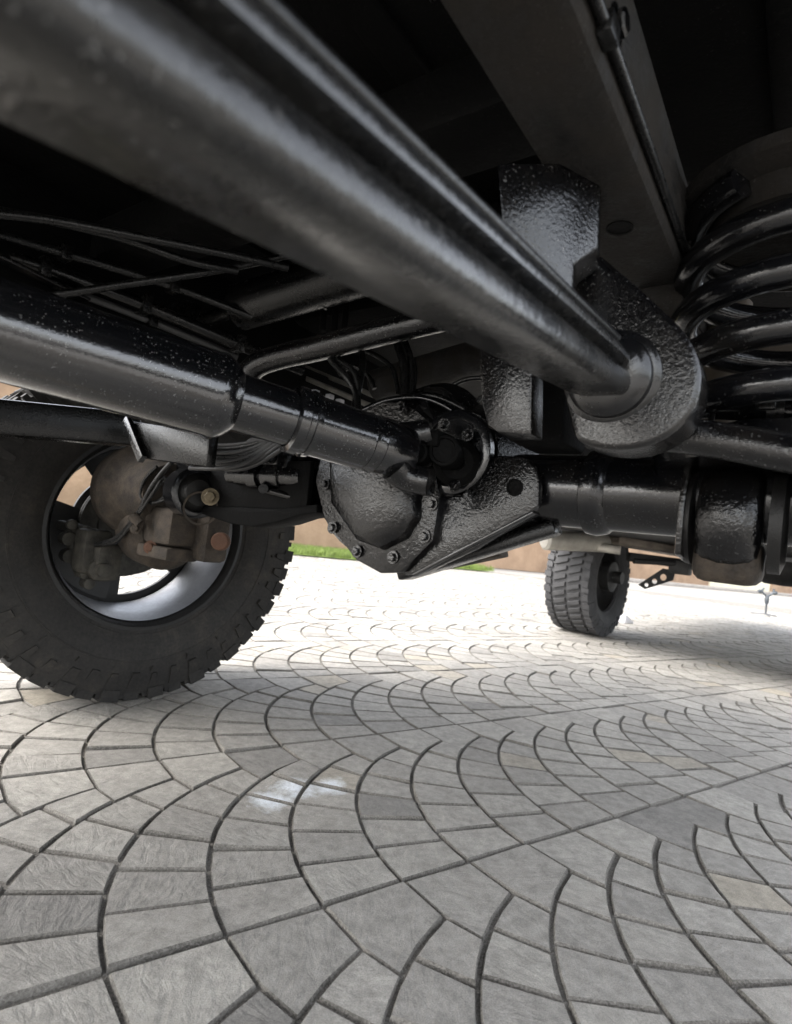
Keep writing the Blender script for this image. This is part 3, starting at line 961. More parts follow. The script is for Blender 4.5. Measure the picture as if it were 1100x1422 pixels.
# pinion housing, flange and universal joint
pn = MB()
PC = (0.1350, -0.0735, 0.6283)
pn.lathe((PC[0], PC[1] + 0.10, PC[2]), (0, -1, 0), [(0, 0.095), (0.03, 0.090), (0.06, 0.074), (0.075, 0.070), (0.082, 0.066)], 48)
po = part(pn, 'pinion_housing', 'lumpy')
pf = MB()
pf.lathe((PC[0], PC[1] + 0.012, PC[2]), (0, -1, 0), [(0, 0.060), (0.002, 0.064), (0.014, 0.064), (0.016, 0.061), (0.016, 0.052), (0.012, 0.050), (0.012, 0.02)], 44)
part(pf, 'joint_flange', 'gloss', po)
bolts(po, [(0.0382, -0.0854, 0.6959), (0.1304, -0.0972, 0.6642), (0.1644, -0.0842, 0.6519), (0.1573, -0.0917, 0.5770)], AXV, M['lumpy'], 0.0065, 0.007)
dome2 = MB()
dome2.lathe((0.0196, 0.0263, 0.6663), (0.0, -1, 0.30), [(-0.08, 0.10), (0.0, 0.112), (0.012, 0.110), (0.02, 0.098), (0.04, 0.085)], 40)
part(dome2, 'differential_nose', 'grit', dfo)
rib = MB()
rib.tube([(-0.0469, -0.0730, 0.6970), (-0.0079, -0.0581, 0.7166), (0.0409, -0.0354, 0.7243), (0.0909, -0.0230, 0.7078), (0.1311, -0.0168, 0.6759), (0.1470, -0.0157, 0.6373), (0.1467, -0.0262, 0.5960)], 0.006, 10)
rib.beam((0.0472, -0.0426, 0.7137), (0.0795, -0.0415, 0.6662), 0.012, 0.02, 0.003)
part(rib, 'casting_rib', 'gloss', dfo)

# driveshaft
S0_, S1_ = Vector((0.1099, -0.1526, 0.6097)), Vector((-0.0813, -0.5904, 0.6477))
SDIR = (S1_ - S0_).normalized()
SL = (S1_ - S0_).length


def at_s(p):
    return (Vector(p) - S0_).dot(SDIR)


s_ring1, s_step, s_ring2, s_w1, s_w2 = at_s((0.0069, -0.3883, 0.6364)), at_s((0.0103, -0.3803, 0.6350)), at_s((0.0417, -0.3081, 0.6259)), at_s((0.0822, -0.2163, 0.6158)), at_s((0.0887, -0.2009, 0.6151))
dsh = MB()
dsh.lathe(S0_, SDIR, [(0.0, 0.034), (0.004, 0.0365), (s_w2 - 0.002, 0.0378), (s_w2, 0.0396), (s_w2 + 0.003, 0.0382), (s_w1 - 0.002, 0.0382), (s_w1, 0.0398), (s_w1 + 0.003, 0.0385), (s_ring2 - 0.03, 0.0392), (s_ring2 - 0.022, 0.0392)], 56)
ds = part(dsh, 'driveshaft', 'shaft')
sl = MB()
sl.lathe(S0_, SDIR, [(s_ring2 - 0.024, 0.034), (s_ring2 - 0.024, 0.0420), (s_ring2 - 0.017, 0.0430), (s_ring2 - 0.016, 0.0405), (s_ring2 - 0.010, 0.0405), (s_ring2 - 0.008, 0.0430), (s_ring2 + 0.003, 0.0425), (s_ring2 + 0.005, 0.036)], 56, (False, False))
part(sl, 'dust_seal', 'shaft', ds)
sp_ = MB()
sp_.lathe(S0_, SDIR, [(s_ring2 - 0.01, 0.0345), (s_step + 0.004, 0.0350)], 48)
part(sp_, 'slip_section', 'shaft', ds)
mt = MB()
mt.lathe(S0_, SDIR, [(s_step - 0.006, 0.030), (s_step - 0.005, 0.0370), (s_step + 0.004, 0.0450), (s_step + 0.010, 0.0485), (s_ring1 + 0.008, 0.0515), (s_ring1 + 0.012, 0.0515), (s_ring1 + 0.016, 0.0500), (SL + 0.9, 0.0500)], 64)
part(mt, 'main_tube', 'shaft', ds)
# yoke ears and joint cross
yk = MB()
XU, XV, _ = MB().frame(SDIR)
JC = Vector((0.1434, -0.1284, 0.6118))
for sg, tp in ((1, (0.1531, -0.1502, 0.5723)), (-1, (0.1359, -0.1355, 0.6450))):
    w_ = Vector(tp) - JC
    yk.tube([S0_ + SDIR * 0.012 + w_ * 0.55, S0_ - SDIR * 0.010 + w_ * 0.80, Vector(tp)], [0.024, 0.019], 16, smooth=5)
part(yk, 'yoke', 'grit', ds)
yk2 = MB()
yk2.prism([(0.1155, -0.1783, 0.5862), (0.1298, -0.1705, 0.5663), (0.1491, -0.1585, 0.5562), (0.1591, -0.1451, 0.5566), (0.1534, -0.1376, 0.5722), (0.1307, -0.1489, 0.5916)], Vector((0.1350, -0.1208, 0.5862)) - Vector((0.1540, -0.1501, 0.5823)), 0.004)
part(yk2, 'yoke_ear', 'grit', ds)
cx_ = MB()
cx_.lathe((0.1596, -0.1355, 0.6188), (0.35, -1, 0), [(-0.06, 0.021), (-0.003, 0.0225), (0.003, 0.021), (0.004, 0.017), (0.001, 0.016), (0.001, 0.004)], 32)
cx_.lathe((0.1565, -0.0940, 0.6100), (0.5, -1, 0), [(-0.04, 0.036), (-0.004, 0.034), (0.004, 0.024), (0.004, 0.012), (-0.002, 0.010)], 32)
cx_.lathe((0.1295, -0.1571, 0.6122), (0.3, -1, 0), [(-0.03, 0.015), (0.0, 0.015), (0.002, 0.012), (-0.003, 0.010), (-0.003, 0.002)], 24)
cx_.box((0.1314, -0.1259, 0.6348), (0.022, 0.02, 0.012), 0.004)
part(cx_, 'joint_cross', 'under', ds)

# right trailing link: forged I-section bar ending in a pin bush
E0 = Vector((0.4044, -0.2634, 0.6713)); E1 = Vector((0.4186, -0.6218, 0.6244))
AD = (E1 - E0).normalized()
AXX = AD.cross(Vector((0, 0, 1))).normalized()
AZZ = AXX.cross(AD).normalized()
if AXX.x < 0:
    AXX = -AXX
arm = MB()
W, Hh = 0.0250, 0.0215
prof = [(-W, -Hh + 0.004), (-W + 0.004, -Hh), (W - 0.008, -Hh), (W - 0.004, -Hh + 0.0015), (W - 0.001, -Hh + 0.005), (W, -Hh + 0.010), (W - 0.0005, -Hh + 0.016), (W - 0.002, -0.001), (W - 0.006, 0.003), (W - 0.015, 0.005), (W - 0.016, 0.0085),
        (W - 0.007, 0.0105), (W - 0.003, 0.012), (W - 0.002, 0.0155), (W - 0.004, Hh - 0.002), (W - 0.008, Hh), (-W + 0.004, Hh), (-W, Hh - 0.004), (-W, 0.009), (-W + 0.006, 0.003), (-W + 0.006, -0.004), (-W, -0.010)]
vs, fs = [], []
stations = [(-0.026, 0.60, 0.6), (-0.018, 0.82, 0.4), (-0.004, 0.97, 0.18), (0.03, 1.0, 0.0), (0.10, 1.0, 0.0), (0.2, 1.0, 0.0), (0.35, 1.0, 0.0), (0.5, 1.0, 0), (0.9, 1.0, 0), (1.3, 1.0, 0)]
np_ = len(prof)
for t, k, rd in stations:
    for (x, z) in prof:
        l = math.hypot(x / W, z / Hh)
        if rd > 0:
            a = math.atan2(z, x)
            x = x * (1 - rd) + rd * 0.0255 * math.cos(a); z = z * (1 - rd) + rd * 0.0255 * math.sin(a)
        p = E0 + AD * t + AXX * (x * k) + AZZ * (z * k)
        vs.append(p)
for s_ in range(len(stations) - 1):
    for i in range(np_):
        j = (i + 1) % np_
        fs.append((s_ * np_ + i, s_ * np_ + j, (s_ + 1) * np_ + j, (s_ + 1) * np_ + i))
fs.append(tuple(range(np_)))
arm.add(vs, fs)
ao = part(arm, 'trailing_link', 'arm', None, 50)
bs = MB()
bs.lathe(E0 - AD * 0.008, -AD, [(0, 0.022), (0.002, 0.030), (0.006, 0.038), (0.011, 0.0405), (0.016, 0.0395), (0.016, 0.041), (0.020, 0.0465), (0.026, 0.0475), (0.030, 0.045), (0.033, 0.045), (0.033, 0.0495), (0.042, 0.051), (0.060, 0.051)], 56)
part(bs, 'pin_bush', 'gloss', ao)
hb = MB()
hb.tube([E0 + AD * t + AXX * (W - 0.010) + AZZ * (Hh + 0.0055) for t in (0.02, 0.12, 0.25, 0.6, 1.2)], 0.0035, 10)
part(hb, 'brake_pipe', 'hose', ao)

# chassis bracket the link bolts to
BKV = E0.y + 0.045
def circ_pts(cx, cy, r, a0, a1, n):
    return [(cx + r * math.cos(math.radians(a0 + (a1 - a0) * i / n)), cy - r * math.sin(math.radians(a0 + (a1 - a0) * i / n))) for i in range(n + 1)]
br_poly = [(0.3512, -0.2320, 0.8036), (0.3753, -0.2320, 0.8098), (0.4144, -0.2320, 0.7714), (0.4506, -0.2320, 0.7333), (0.4687, -0.2320, 0.7104), (0.4790, -0.2320, 0.6892), (0.4827, -0.2320, 0.6675), (0.4803, -0.2320, 0.6477), (0.4713, -0.2320, 0.6292), (0.4544, -0.2320, 0.6145), (0.4309, -0.2320, 0.6061), (0.4004, -0.2320, 0.6058), (0.3710, -0.2320, 0.6175), (0.3589, -0.2320, 0.6522), (0.3550, -0.2320, 0.7211)]
def soften(poly, i0, i1, n=5):
    """round off the run of points i0..i1"""
    out = [Vector(p) for p in poly[:i0]]
    q = [Vector(p) for p in poly]
    for i in range(i0, i1):
        p0, p1, p2, p3 = q[i - 1], q[i], q[i + 1], q[min(i + 2, len(q) - 1)]
        for k in range(n):
            t = k / n
            out.append(0.5 * ((2 * p1) + (p2 - p0) * t + (2 * p0 - 5 * p1 + 4 * p2 - p3) * t * t + (3 * p1 - p0 - 3 * p2 + p3) * t ** 3))
    return out + q[i1:]


br_poly = soften(br_poly, 3, 12)
br = MB(); br.prism(br_poly, (0, 0.055, 0), 0.013, 4)
bo = part(br, 'link_bracket', 'grit', None, 60)
bp = MB()
bp.prism([(0.3330, -0.3849, 0.8232), (0.3862, -0.2807, 0.8721), (0.3895, -0.2706, 0.7939), (0.3757, -0.2942, 0.7684), (0.3780, -0.2903, 0.7240), (0.3411, -0.3692, 0.7531)], (-0.012, 0.045, 0), 0.003)
part(bp, 'bracket_post', 'grit', bo)
hl = MB(); hl.lathe((0.3559, -0.2335, 0.8005), (0, -1, 0), [(-0.002, 0.006), (0.0012, 0.006), (0.0012, 0.0052), (0.0004, 0.0050), (0.0003, 0.0005)], 20)
part(hl, 'bracket_hole_shade_disc', 'under', bo)  # no opening cut, the hole's darkness is a black disc
bb = MB()
bb.prism([(0.2511, -0.2350, 0.7142), (0.2625, -0.2350, 0.6551), (0.2729, -0.2350, 0.6302), (0.2864, -0.2350, 0.6219), (0.3271, -0.2350, 0.6185), (0.3162, -0.2350, 0.7241), (0.2456, -0.2350, 0.7571)], (0.0, 0.035, 0.0), 0.004)
part(bb, 'bump_stop_box', 'grit')
bb = MB()
bb.prism([(0.2435, -0.1789, 0.6400), (0.2845, -0.1283, 0.6400), (0.3035, -0.0245, 0.6400), (0.2464, -0.0525, 0.6400)], (0, 0, 0.012), 0.003)
part(bb, 'box_bottom_plate', 'dusty')
bb = MB()
bb.box((0.2910, -0.0986, 0.6756), (0.035, 0.045, 0.045), 0.006)
part(bb, 'bump_stop', 'under')

# rails, floor and tower
rail = MB(); rail.box((0.385, -0.95, 0.905), (0.040, 1.35, 0.055), 0.010)
part(rail, 'frame_rail', 'dusty')
rail = MB(); rail.box((-0.52, -0.70, 0.815), (0.040, 1.40, 0.075), 0.010)
lr = part(rail, 'frame_rail', 'under')
lf = MB(); lf.beam((-0.4203, -0.5492, 0.8337), (-0.4588, -0.3544, 0.8302), 0.03, 0.006, 0.001)
part(lf, 'rail_flange', 'grit', lr)
for i in range(6):
    vq = -1.9 + i * 0.34
    hq = MB(); hq.lathe((0.385, vq, 0.8502), (0, 0, -1), [(-0.001, 0.014), (0.0014, 0.014), (0.0014, 0.012), (0.0004, 0.0115), (0.0003, 0.001)], 20)
    part(hq, 'rail_hole_shade_disc', 'under')  # dark disc laid on the solid rail for the shade of a hole
    bq = MB(); bq.hexbolt((0.424, vq + 0.15, 0.90), (1, 0, 0), 0.010, 0.008)
    part(bq, 'bolt', 'grit')
bq = MB(); bq.tube([(0.432, -2.2, 0.868), (0.432, -1.4, 0.872), (0.432, -0.7, 0.866), (0.430, -0.35, 0.870), (0.430, 0.2, 0.868)], 0.0045, 10)
bq = part(bq, 'rail_brake_line', 'hose')
for vq in (-1.6, -1.15, -0.7, -0.42):
    cq = MB(); cq.box((0.431, vq, 0.869), (0.006, 0.010, 0.008), 0.002)
    part(cq, 'line_clip', 'hose', bq)
for uq in (-0.42, -0.28, -0.14, 0.0, 0.14, 0.28, 0.52, 0.66):
    rq = MB(); rq.box((uq, -0.75, 1.058), (0.022, 1.25, 0.010), 0.006)
    part(rq, 'floor_rib', 'under')
iw = MB(); iw.box((-0.625, -0.55, 0.985), (0.012, 1.55, 0.115), 0.004)
part(iw, 'inner_wing', 'under')
for uq, rq_ in ((-0.35, 0.009), (-0.07, 0.016), (0.21, 0.007), (0.235, 0.007)):
    tq = MB(); tq.tube([(uq, -2.0, 1.03), (uq + 0.01, -1.2, 1.025), (uq, -0.7, 1.028), (uq + 0.03, -0.38, 1.022)], rq_, 12)
    tq = part(tq, 'floor_conduit', 'hose')
    for vq in (-1.7, -1.25, -0.85, -0.5):
        cq = MB(); cq.box((uq + 0.005, vq, 1.032), (rq_ + 0.006, 0.009, rq_ + 0.004), 0.002)
        part(cq, 'conduit_clip', 'satin', tq)
fl = MB(); fl.box((-0.06, -0.75, 1.08), (0.86, 1.40, 0.02), 0.0)
part(fl, 'floor_pan', 'under')
fw_ = MB(); fw_.box((-0.06, 0.66, 1.03), (0.34, 0.62, 0.10), 0.03)
part(fw_, 'engine_bay_fill', 'under')  # unseen dark block, added to fill the engine bay and block sky
for sg, uu in ((-1, -0.92),):
    s_ = MB(); s_.box((uu, -1.45, 0.99), (0.03, 0.70, 0.08), 0.012)
    part(s_, 'sill', 'bodypaint')
cm = MB(); cm.beam((-0.50, -0.30, 0.95), (0.37, -0.30, 0.95), 0.09, 0.07, 0.010)
part(cm, 'crossmember', 'under')
bonnet = MB(); bonnet.box((-0.06, 0.55, 1.25), (0.86, 0.75, 0.05), 0.03)
part(bonnet, 'bonnet', 'bodypaint')
bump_ = MB(); bump_.box((-0.06, 1.25, 0.86), (0.84, 0.06, 0.10), 0.02)
part(bump_, 'front_bumper', 'bodypaint')
for uu in (-0.93, 0.81):
    ff = MB()
    arch = [(uu, 0.051 + 0.58 * math.cos(a), 0.93 + 0.20 * math.sin(a)) for a in [math.pi * q / 12 for q in range(13)]]
    ff.prism([(uu, 1.2, 0.92)] + [(uu, 1.2, 1.3), (uu, -0.75, 1.3), (uu, -0.75, 0.92)] + list(reversed(arch)), (0.02, 0, 0), 0.0)
    part(ff, 'fender', 'bodypaint')
tw = MB()
tw.prism([(0.3067, -0.0500, 1.0132), (0.4323, -0.0500, 0.9786), (0.4284, -0.0500, 0.9060), (0.4212, -0.0500, 0.8431), (0.4304, -0.0500, 0.7963), (0.4414, -0.0500, 0.7628), (0.3901, -0.0500, 0.8105), (0.3195, -0.0500, 0.9091)], (0, 0.05, 0), 0.004)
part(tw, 'spring_tower', 'dusty')
tw = MB()
tw.prism([(0.4217, 0.1600, 0.8996), (0.5534, 0.1600, 0.8817), (0.5623, 0.1600, 0.7629), (0.4185, 0.1600, 0.7699)], (0, 0.03, 0), 0.004)
part(tw, 'tower_back', 'tan')

# coil spring, seats and damper
SC = Vector((0.5309, -0.0305, 0.8170))
RC, WR = 0.104, 0.0172
zb, turns, pit = 0.652, 4.6, 0.058
co = MB()
path = []
for i in range(int(turns * 36) + 1):
    a = i / 36 * 2 * math.pi
    hz = zb + pit * a / (2 * math.pi)
    path.append((SC.x + RC * math.cos(a + 0.6), SC.y + RC * math.sin(a + 0.6), hz))
co.tube(path, WR, 16, smooth=0)
part(co, 'coil_spring', 'gloss', None, 60)
us = MB(); us.lathe((SC.x, SC.y, zb + pit * turns - 0.02), (0, 0, 1), [(0, 0.045), (0.0, 0.085), (0.025, 0.092), (0.03, 0.125), (0.045, 0.125), (0.045, 0.05)], 48)
part(us, 'upper_spring_seat', 'dusty')
ls = MB(); ls.lathe((SC.x, SC.y, zb - 0.035), (0, 0, 1), [(0, 0.05), (0.0, 0.118), (0.012, 0.124), (0.018, 0.118), (0.018, 0.07), (0.05, 0.06)], 48)
part(ls, 'lower_spring_seat', 'gloss')
sk = MB()
DP = Vector((0.4496, 0.1567, 0.8391))
sk.lathe((DP.x, DP.y, 0.60), (0, 0, 1), [(0, 0.020), (0.02, 0.030), (0.30, 0.030), (0.31, 0.022), (0.50, 0.022)], 32)
part(sk, 'damper', 'tan')
wt = MB(); wt.tube([(0.5147, -0.0651, 0.7787), (0.5146, -0.0647, 0.7707), (0.5161, -0.0630, 0.7596)], 0.0035, 8)
part(wt, 'cable_tie', 'whiteplastic')

# tubes and cables on the right
tb = MB(); tb.tube([(0.3600, -0.1456, 0.6394), (0.4465, -0.1567, 0.6349), (0.5004, -0.1605, 0.6267), (0.5541, -0.1642, 0.6152), (0.6204, -0.1769, 0.5979)], 0.0185, 28)
part(tb, 'track_rod', 'grit')
tb = MB(); tb.tube([(0.3966, -0.0475, 0.6938), (0.4617, -0.0496, 0.6911), (0.5474, -0.0610, 0.6806), (0.6194, -0.0701, 0.6704)], 0.0135, 24)
tbo = part(tb, 'brake_tube', 'gloss')
cl = MB(); cl.lathe((0.5328, -0.0594, 0.6830), (1, 0, 0), [(-0.008, 0.0145), (-0.008, 0.0165), (0.008, 0.0165), (0.008, 0.0145)], 24)
part(cl, 'hose_clamp', 'hose', tbo)
cbm = MB(); cbm.tube([(0.4302, -0.0975, 0.6967), (0.4684, -0.0825, 0.7032), (0.4930, -0.0768, 0.7003), (0.5138, -0.0737, 0.6945), (0.5303, -0.0742, 0.6960), (0.5646, -0.0744, 0.7028)], 0.0052, 12)
cbo = part(cbm, 'grey_cable', 'greyhose')
for i, (q0, q1) in enumerate((((0.4244, -0.0647, 0.6973), (0.5651, -0.0245, 0.7023)), ((0.4198, -0.0436, 0.7058), (0.5642, -0.0013, 0.7178)))):
    t_ = MB(); t_.tube([q0, (Vector(q0) + Vector(q1)) / 2 + Vector((0, 0, -0.004)), q1], 0.005, 10)
    part(t_, 'cable', 'hose')
for p in ((0.4759, -0.1012, 0.6919), (0.5219, -0.0923, 0.6891)):
    t_ = MB(); t_.box(p, (0.006, 0.006, 0.012), 0.002); t_.box((p[0] + 0.004, p[1] - 0.003, p[2] - 0.01), (0.008, 0.004, 0.004), 0.001)
    part(t_, 'cable_clip', 'hose', cbo)
t_ = MB(); t_.beam((0.4761, -0.0885, 0.6888), (0.4768, -0.1109, 0.6542), 0.006, 0.003, 0.001)
part(t_, 'tie_strap', 'hose', cbo)

# left link, bracket box and bush
LA, LBK = Vector((-0.6431, -0.5138, 0.6037)), Vector((-0.4805, -0.2118, 0.6356))
lk = MB(); lk.beam(LA + (LA - LBK) * 1.9, LBK, 0.055, 0.062, 0.006)
part(lk, 'trailing_link', 'satin')
lb = MB()
lb.prism([(-0.4170, -0.2800, 0.6391), (-0.1642, -0.2800, 0.6153), (-0.1632, -0.2800, 0.5629), (-0.3439, -0.2800, 0.5724)], (0, 0.018, 0), 0.004)
lbo = part(lb, 'link_bracket', 'satin')
le = MB(); le.beam((-0.3983, -0.2850, 0.6388), (-0.3300, -0.2850, 0.5694), 0.016, 0.010, 0.001, up=(0, 1, 0))
part(le, 'bracket_edge', 'grit', lbo)

LB = Vector((-0.4515, -0.0988, 0.5320))
r_ = MB(); r_.lathe(LB - Vector((0.0, 0.0, 0)), (1, -0.25, 0), [(-0.028, 0.048), (-0.026, 0.052), (0.026, 0.052), (0.028, 0.048), (0.028, 0.040), (0.01, 0.038)], 40, (True, False))
ro = part(r_, 'bush_eye', 'gloss')
r_ = MB(); r_.lathe(LB, (1, -0.25, 0), [(0.0, 0.039), (0.020, 0.038), (0.026, 0.030), (0.034, 0.026), (0.036, 0.012)], 36)
part(r_, 'bush', 'bushrubber', ro)
bolts(ro, [(-0.3840, -0.1051, 0.5263)], (0.75, -0.65, 0), M['bolt'], 0.0115, 0.011)
lw = MB()
lw.prism([(-0.4776, -0.0850, 0.5812), (-0.4439, -0.0850, 0.4984), (-0.3845, -0.0850, 0.4882), (-0.2909, -0.0850, 0.5137), (-0.1383, -0.0850, 0.5182), (-0.1420, -0.0850, 0.6070), (-0.3091, -0.0850, 0.6033)], (0, 0.012, 0), 0.003)
lwo = part(lw, 'bush_plate', 'under')
lw = MB()
cur = [(-0.4837, -0.0900, 0.5071), (-0.4129, -0.0900, 0.4884), (-0.3354, -0.0900, 0.4791), (-0.2677, -0.0900, 0.4795), (-0.2016, -0.0900, 0.4933), (-0.1547, -0.0900, 0.5088), (-0.1075, -0.0900, 0.5175)]
top = [(-0.1101, -0.0900, 0.5322), (-0.2062, -0.0900, 0.5178), (-0.3164, -0.0900, 0.5127), (-0.4174, -0.0900, 0.5086)]
lw.prism(cur + top, (0, 0.06, 0), 0.003)
part(lw, 'bush_cradle', 'under', lwo)
rs = MB(); rs.lathe((-0.4058, -0.1073, 0.5016), (0.75, -0.65, 0), [(0, 0.030), (0.0, 0.034), (0.004, 0.034), (0.004, 0.030)], 30, (False, False))
part(rs, 'rust_ring', 'casting', ro)

# steering valve, unions and hose bundle left of the differential
va = MB()
va.lathe((-0.3369, -0.1042, 0.5726), Vector((-0.1439, -0.0633, 0.5797)) - Vector((-0.3369, -0.1042, 0.5726)), [(0, 0.012), (0.003, 0.017), (0.022, 0.017), (0.022, 0.020), (0.055, 0.020), (0.056, 0.026), (0.078, 0.026), (0.079, 0.018), (0.088, 0.018), (0.089, 0.024), (0.125, 0.024), (0.126, 0.020), (0.17, 0.020)], 14)
vo = part(va, 'steering_valve', 'grit', None, 30)
v2 = MB(); v2.box((-0.2275, -0.0884, 0.6099), (0.022, 0.018, 0.016), 0.004); v2.lathe((-0.2082, -0.0803, 0.6037), (0, 0, 1), [(-0.02, 0.010), (0.012, 0.010)], 8)
part(v2, 'valve_block', 'lumpy', vo)
v3 = MB(); v3.rod((-0.2402, -0.0946, 0.5496), (-0.1564, -0.0702, 0.5366), 0.007, 12); v3.lathe((-0.2385, -0.0996, 0.5503), (0.7, -0.7, 0), [(-0.008, 0.009), (0.01, 0.009)], 12)
part(v3, 'grease_pipe', 'satin', vo)
fd = MB(); fd.lathe((-0.2356, 0.0000, 0.5800), (1, 0, 0), [(-0.022, 0.056), (-0.020, 0.068), (0.0, 0.070), (0.012, 0.068), (0.014, 0.060), (0.12, 0.066)], 44)
part(fd, 'tube_flange', 'lumpy', dfo)
for i in range(7):
    y0 = 612 + i * 5.2
    hz = MB()
    a = Vector((-0.3682, -0.1787, 0.6162)) + Vector((0, 0, -0.0072 * i)) + Vector((0, random.uniform(-0.01, 0.01), 0))
    b = Vector((-0.2623, -0.1515, 0.6223)) + Vector((0, 0, -0.0068 * i + random.uniform(-0.002, 0.002)))
    c = Vector((-0.1986, -0.1312, 0.6459)) + Vector((0, 0, -0.0045 * i))
    d = Vector((-0.1353, -0.1128, 0.7021)) + Vector((0, 0, -0.004 * i))
    hz.tube([a, b, c, d], random.choice((0.0034, 0.004, 0.0046)), 9)
    part(hz, 'hydraulic_hose', 'greyhose' if i % 2 == 0 else 'hose')
for q in ([(-0.2683, -0.1420, 0.5940), (-0.2535, -0.1449, 0.6172), (-0.2322, -0.1426, 0.6333), (-0.2037, -0.1342, 0.6325), (-0.1772, -0.1283, 0.6515)], [(-0.2883, -0.1436, 0.5826), (-0.2442, -0.1367, 0.5903), (-0.2021, -0.1318, 0.6100), (-0.1607, -0.1280, 0.6389)], [(-0.3156, -0.1508, 0.5779), (-0.2671, -0.1404, 0.5785), (-0.2189, -0.1309, 0.5945), (-0.1636, -0.1293, 0.6236)]):
    hz = MB(); hz.tube(q, 0.0042, 10)
    part(hz, 'hydraulic_hose', 'greyhose')

# things above the axle: cross tubes, hoses, pale channel
ct = MB(); ct.rod((-0.3642, -0.1159, 0.8992), (0.2185, -0.0193, 0.9996), 0.043, 36, 0.006)
cto = part(ct, 'steering_damper', 'satin')
dr = MB(); dr.rod((-0.5022, -0.1284, 0.8763), (-0.3393, -0.1104, 0.9037), 0.014, 16); dr.box((-0.5194, -0.1285, 0.8738), (0.03, 0.02, 0.05), 0.008)
part(dr, 'damper_mount', 'satin', cto)
cl = MB()
CD = (Vector((0.2185, -0.0193, 0.9996)) - Vector((-0.3642, -0.1159, 0.8992)))
cl.lathe((-0.1816, -0.0778, 0.9338), CD, [(-0.006, 0.043), (-0.006, 0.0465), (0.006, 0.0465), (0.006, 0.043)], 36, (False, False))
part(cl, 'damper_clamp', 'gloss', cto)
ct = MB(); ct.tube([(-0.3115, -0.1195, 0.7485), (-0.2860, -0.1148, 0.7785), (-0.2350, -0.1034, 0.7957), (-0.1612, -0.0875, 0.8090), (-0.0546, -0.0609, 0.8332), (0.0697, -0.0336, 0.8581), (0.2270, -0.0074, 0.8869)], 0.0225, 24)
part(ct, 'anti_roll_bar', 'grit')
ct = MB(); ct.rod((-0.2509, 0.1927, 0.8267), (0.1876, 0.2343, 0.9223), 0.036, 30, 0.004)
part(ct, 'cross_tube', 'dusty')
for q, r_ in (([(-0.1491, -0.0792, 0.8160), (-0.1389, -0.0705, 0.7917), (-0.1048, -0.0690, 0.7637), (-0.0796, -0.0615, 0.7325), (-0.0598, -0.0697, 0.6920)], 0.006), ([(-0.1498, -0.0673, 0.8175), (-0.1286, -0.0631, 0.7933), (-0.0931, -0.0609, 0.7718), (-0.0756, -0.0586, 0.7331), (-0.0742, -0.0679, 0.6928)], 0.005),
              ([(-0.1196, -0.0217, 0.8384), (-0.1065, -0.0228, 0.8046), (-0.0946, -0.0367, 0.7598), (-0.0864, -0.0529, 0.7097)], 0.0062), ([(-0.0733, 0.0105, 0.8666), (-0.0465, 0.0074, 0.8227), (-0.0255, 0.0002, 0.7794), (-0.0124, -0.0125, 0.7302)], 0.008),
              ([(-0.0555, 0.0111, 0.8649), (-0.0340, 0.0164, 0.8246), (-0.0142, 0.0083, 0.7811), (-0.0026, -0.0057, 0.7354)], 0.006), ([(-0.0384, 0.0383, 0.8189), (-0.0217, 0.0273, 0.7874), (-0.0068, 0.0033, 0.7432)], 0.0045),
              ([(-0.1278, -0.0150, 0.8334), (-0.0911, 0.0000, 0.8175), (-0.0559, 0.0022, 0.7927), (-0.0263, -0.0110, 0.7440)], 0.0045), ([(-0.1679, -0.0169, 0.7839), (-0.1471, -0.0028, 0.8034), (-0.1175, 0.0071, 0.7878), (-0.0983, 0.0101, 0.7602)], 0.0045),
              ([(0.0242, 0.0507, 0.7391), (0.0404, 0.0607, 0.7738), (0.0804, 0.0644, 0.7854), (0.1305, 0.0764, 0.7795)], 0.0045), ([(-0.0008, -0.0288, 0.7291), (0.0439, -0.0090, 0.7350), (0.0945, 0.0040, 0.7170), (0.1441, 0.0166, 0.6903)], 0.006), ([(0.0849, 0.0465, 0.7169), (0.1007, 0.0564, 0.7478), (0.1265, 0.0623, 0.7569)], 0.004)):
    t_ = MB(); t_.tube(q, r_, 10)
    part(t_, 'breather_hose', 'hose')
for i, (a, b, w) in enumerate((((-0.6260, 0.2252, 0.9126), (-0.2473, 0.1979, 0.7780), 0.035), ((-0.6846, 0.2447, 0.9069), (-0.2912, 0.2164, 0.7602), 0.02), ((-0.6567, 0.2875, 0.9514), (-0.2635, 0.2833, 0.8111), 0.012))):
    t_ = MB(); t_.beam(a, b, w, 0.012, 0.002)
    part(t_, 'pale_channel', 'lightmetal')
for p in ((-0.4297, 0.1870, 0.8189), (-0.3866, 0.1941, 0.8081), (-0.3524, 0.1949, 0.7946)):
    t_ = MB(); t_.box(p, (0.008, 0.008, 0.006), 0.002)
    part(t_, 'channel_clip', 'whiteplastic')
for q in ([(-0.2986, -0.5840, 0.8246), (-0.2799, -0.4978, 0.8554), (-0.2288, -0.3874, 0.8749), (-0.1692, -0.2708, 0.8917), (-0.1362, -0.1978, 0.9012)], [(-0.3240, -0.5787, 0.8412), (-0.2943, -0.4840, 0.8642), (-0.2651, -0.3892, 0.8774), (-0.2312, -0.3150, 0.8756), (-0.2012, -0.2443, 0.8868)], [(-0.4877, -0.5440, 0.7418), (-0.3946, -0.4417, 0.7903), (-0.3199, -0.3527, 0.8373), (-0.2752, -0.2970, 0.8663), (-0.2186, -0.2330, 0.9023), (-0.1571, -0.1538, 0.9530)]):
    t_ = MB(); t_.tube(q, 0.006, 10)
    part(t_, 'wiring_conduit', 'hose')
